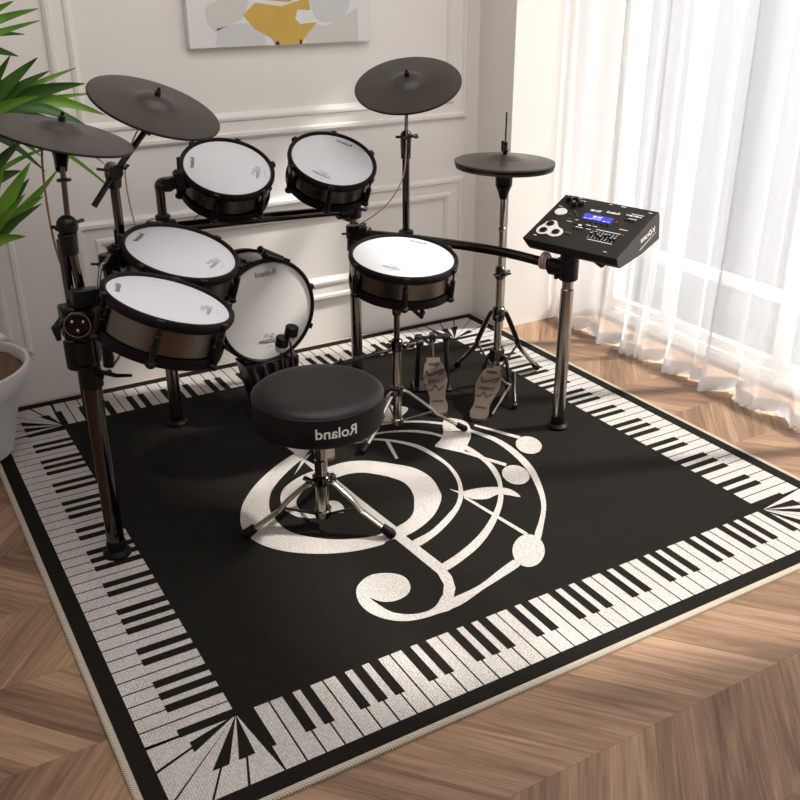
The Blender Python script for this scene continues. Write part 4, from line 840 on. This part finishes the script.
blob([(1.07, 1.55), (1.17, 1.52), (1.18, 1.72), (1.08, 1.80)], 'greyp', .0003)
blob([(1.25, 1.68), (1.45, 1.66), (1.55, 1.78), (1.40, 1.90), (1.27, 1.84)], 'beige', .0003)

# ---------------------------------------------------------------- potted plant
PXc, PYc = -.085, -.335
pl = thing('potted_plant', 'tall green plant with long leaves in a white pot at the left rug corner', 'potted plant', (PXc, PYc, TOP+.002))
mb = MB(); z0 = TOP+.002
mb.lathe([(0, z0), (.150, z0), (.166, z0+.010), (.176, z0+.05), (.226, z0+.240), (.228, z0+.246), (.250, z0+.250), (.255, z0+.262), (.268, z0+.318), (.266, z0+.326), (.254, z0+.326), (.248, z0+.318), (.244, z0+.280), (.20, z0+.27)], (PXc, PYc, 0), seg=72); mb.build('pot', 'pot', pl)
mb = MB(); rn = random.Random(5); vs = []; fs = []; R_n, A_n = 12, 40
for i in range(R_n+1):
    for j in range(A_n):
        r_ = .250*i/R_n; a = 2*PI*j/A_n; q_ = V((r_*math.cos(a), r_*math.sin(a), 0)); vs.append((PXc+q_.x, PYc+q_.y, z0+.306+.012*noise.noise(q_*22)+.010*noise.noise(q_*55)-.012*(r_/.23)**4))
for i in range(R_n):
    for j in range(A_n): fs.append([i*A_n+j, (i+1)*A_n+j, (i+1)*A_n+(j+1) % A_n, i*A_n+(j+1) % A_n])
mb.add(vs, fs); mb.build('soil', 'soil', pl)
stems = [[(-.08, -.33, .29), (-.06, -.36, .6), (.02, -.42, .86), (.10, -.46, 1.06)], [(-.12, -.35, .29), (-.14, -.36, .5), (-.02, -.44, .70), (.04, -.50, .74)], [(-.06, -.29, .29), (-.16, -.28, .7), (-.06, -.36, 1.1), (.04, -.42, 1.30)], [(-.16, -.33, .29), (-.3, -.36, .8), (-.38, -.4, 1.15)]]
for s_ in stems: mb = MB(); mb.tube(smoothpts(s_, 6), [.016-.008*i/(6*(len(s_)-1)) for i in range(6*(len(s_)-1)+1)], 10); mb.build('stem', 'stem', pl)
def leaf(mb, a, b, wd, sag, tw=0.0, side=None):
    a, b = V(a), V(b); n = 12; d = b-a; L_ = d.length; sv = d.cross(V((.2, -.9, .35))).normalized() if side is None else V(side).normalized()
    vs = []
    for i in range(n+1):
        t = i/n; p = a+d*t+V((0, 0, 1))*(sag*L_*math.sin(PI*t)*1.0)
        w_ = wd*(math.sin(PI*min(1, t**.75))**.8)*(1-.15*t)+.0012
        tang = (d+V((0, 0, 1))*sag*L_*PI*math.cos(PI*t)).normalized(); s2 = sv.cross(tang).cross(tang)*-1; s2 = (s2 if s2.length > 1e-4 else sv).normalized()
        nn = s2.cross(tang).normalized(); s3 = (s2*math.cos(tw*t)+nn*math.sin(tw*t))
        n3 = s3.cross(tang).normalized()
        vs += [p-s3*w_, p-s3*w_*.5-n3*w_*.16, p-n3*w_*.26, p+s3*w_*.5-n3*w_*.16, p+s3*w_]
    o = len(mb.v); mb.add(vs, [[i*5+k, i*5+k+1, (i+1)*5+k+1, (i+1)*5+k] for i in range(n) for k in range(4)])
U = (.10, -.47, 1.10); L0 = (.04, -.51, .72); T = (.05, -.43, 1.30)
L1 = [  # origin, tip, half width, sag, material
 (U, (.323, -.55, 1.300), .022, .03, 'd'), (U, (.350, -.55, 1.262), .018, .05, 'd'), (U, (.445, -.56, 1.222), .024, .08, 'd'), (U, (.438, -.50, 1.262), .010, .05, 'l'),
 (U, (.492, -.56, 1.128), .022, .16, 'l'), (U, (.478, -.50, 1.186), .010, .06, 'l'), (U, (.452, -.60, 1.082), .020, .20, 'd'), (U, (.250, -.55, 1.310), .018, .0, 'd'),
 (U, (.120, -.52, 1.33), .022, 0, 'l'), (U, (.02, -.62, 1.28), .020, .05, 'd'), (U, (-.12, -.55, 1.16), .022, .12, 'd'), (U, (.26, -.72, 1.05), .018, .15, 'd'),
 (U, (.20, -.25, 1.16), .018, .15, 'd'), (U, (.488, -.62, .895), .0085, .16, 'l'), (U, (.462, -.60, .99), .009, .20, 'd'), (U, (.30, -.52, .97), .012, .15, 'd'),
 (U, (.40, -.52, 1.16), .016, .10, 'l'), (U, (.30, -.60, 1.20), .016, .06, 'l'), (U, (.38, -.58, 1.10), .013, .16, 'd'), (U, (.20, -.58, 1.24), .015, .02, 'l'), (T, (.31, -.48, 1.36), .014, .10, 'd'), (L0, (.30, -.52, .94), .012, .0, 'l'), (L0, (.215, -.62, .93), .016, .02, 'l'), (L0, (.225, -.50, .84), .014, .10, 'l'), (T, (.352, -.52, 1.430), .016, .06, 'l'), (T, (.343, -.56, 1.400), .011, .02, 'l'), (T, (.290, -.50, 1.450), .018, .05, 'l'), (T, (.235, -.50, 1.52), .020, .03, 'd'), (T, (.10, -.50, 1.58), .018, 0, 'l'),
 (T, (.262, -.60, 1.31), .020, .10, 'd'), (T, (.24, -.50, 1.22), .016, .12, 'd'), (T, (-.12, -.52, 1.48), .018, .08, 'd'), (T, (-.18, -.45, 1.30), .018, .15, 'd'), (T, (.05, -.72, 1.36), .016, .12, 'l'), (T, (.22, -.2, 1.40), .018, .1, 'd'),
 (L0, (.255, -.56, 1.010), .026, .0, 'l'), (L0, (.246, -.54, .958), .026, .02, 'd'), (L0, (.275, -.56, .905), .020, .06, 'l'), (L0, (.335, -.56, .985), .014, -.04, 'l'), (L0, (.260, -.60, .892), .014, .04, 'd'), (L0, (.182, -.54, 1.000), .022, .0, 'l'),
 (L0, (.10, -.52, 1.02), .022, 0, 'd'), (L0, (.20, -.60, .80), .018, .12, 'l'), (L0, (.06, -.70, .88), .018, .1, 'd'), (L0, (-.12, -.60, .86), .020, .12, 'l'), (L0, (-.10, -.48, .95), .018, .05, 'd'), (L0, (.20, -.54, .86), .022, .05, 'd'),
 ((.09, -.46, .92), (.245, -.55, 1.075), .018, .02, 'd'), ((.09, -.46, .92), (.23, -.52, .98), .020, .05, 'd'), ((.09, -.46, .92), (.33, -.50, 1.04), .007, .06, 'l'), ((.09, -.46, .92), (.02, -.56, 1.06), .016, .05, 'l')]
rn = random.Random(12)
for k in range(14):
    a = rn.uniform(0, 6.28); L1.append(((-.38, -.4, 1.13), (-.38+.27*math.cos(a), -.4+.22*math.sin(a), 1.13+rn.uniform(-.05, .25)), .018, .14, 'dl'[k % 2]))
for (a, b, wd, sg, m_) in L1:
    mb = MB(); leaf(mb, a, b, wd, sg, rn.uniform(-.5, .5)); mb.build('leaf', 'leaf'+m_, pl, sharp=70)

for o in bpy.data.objects:
    if '_o' in o.keys(): del o['_o']
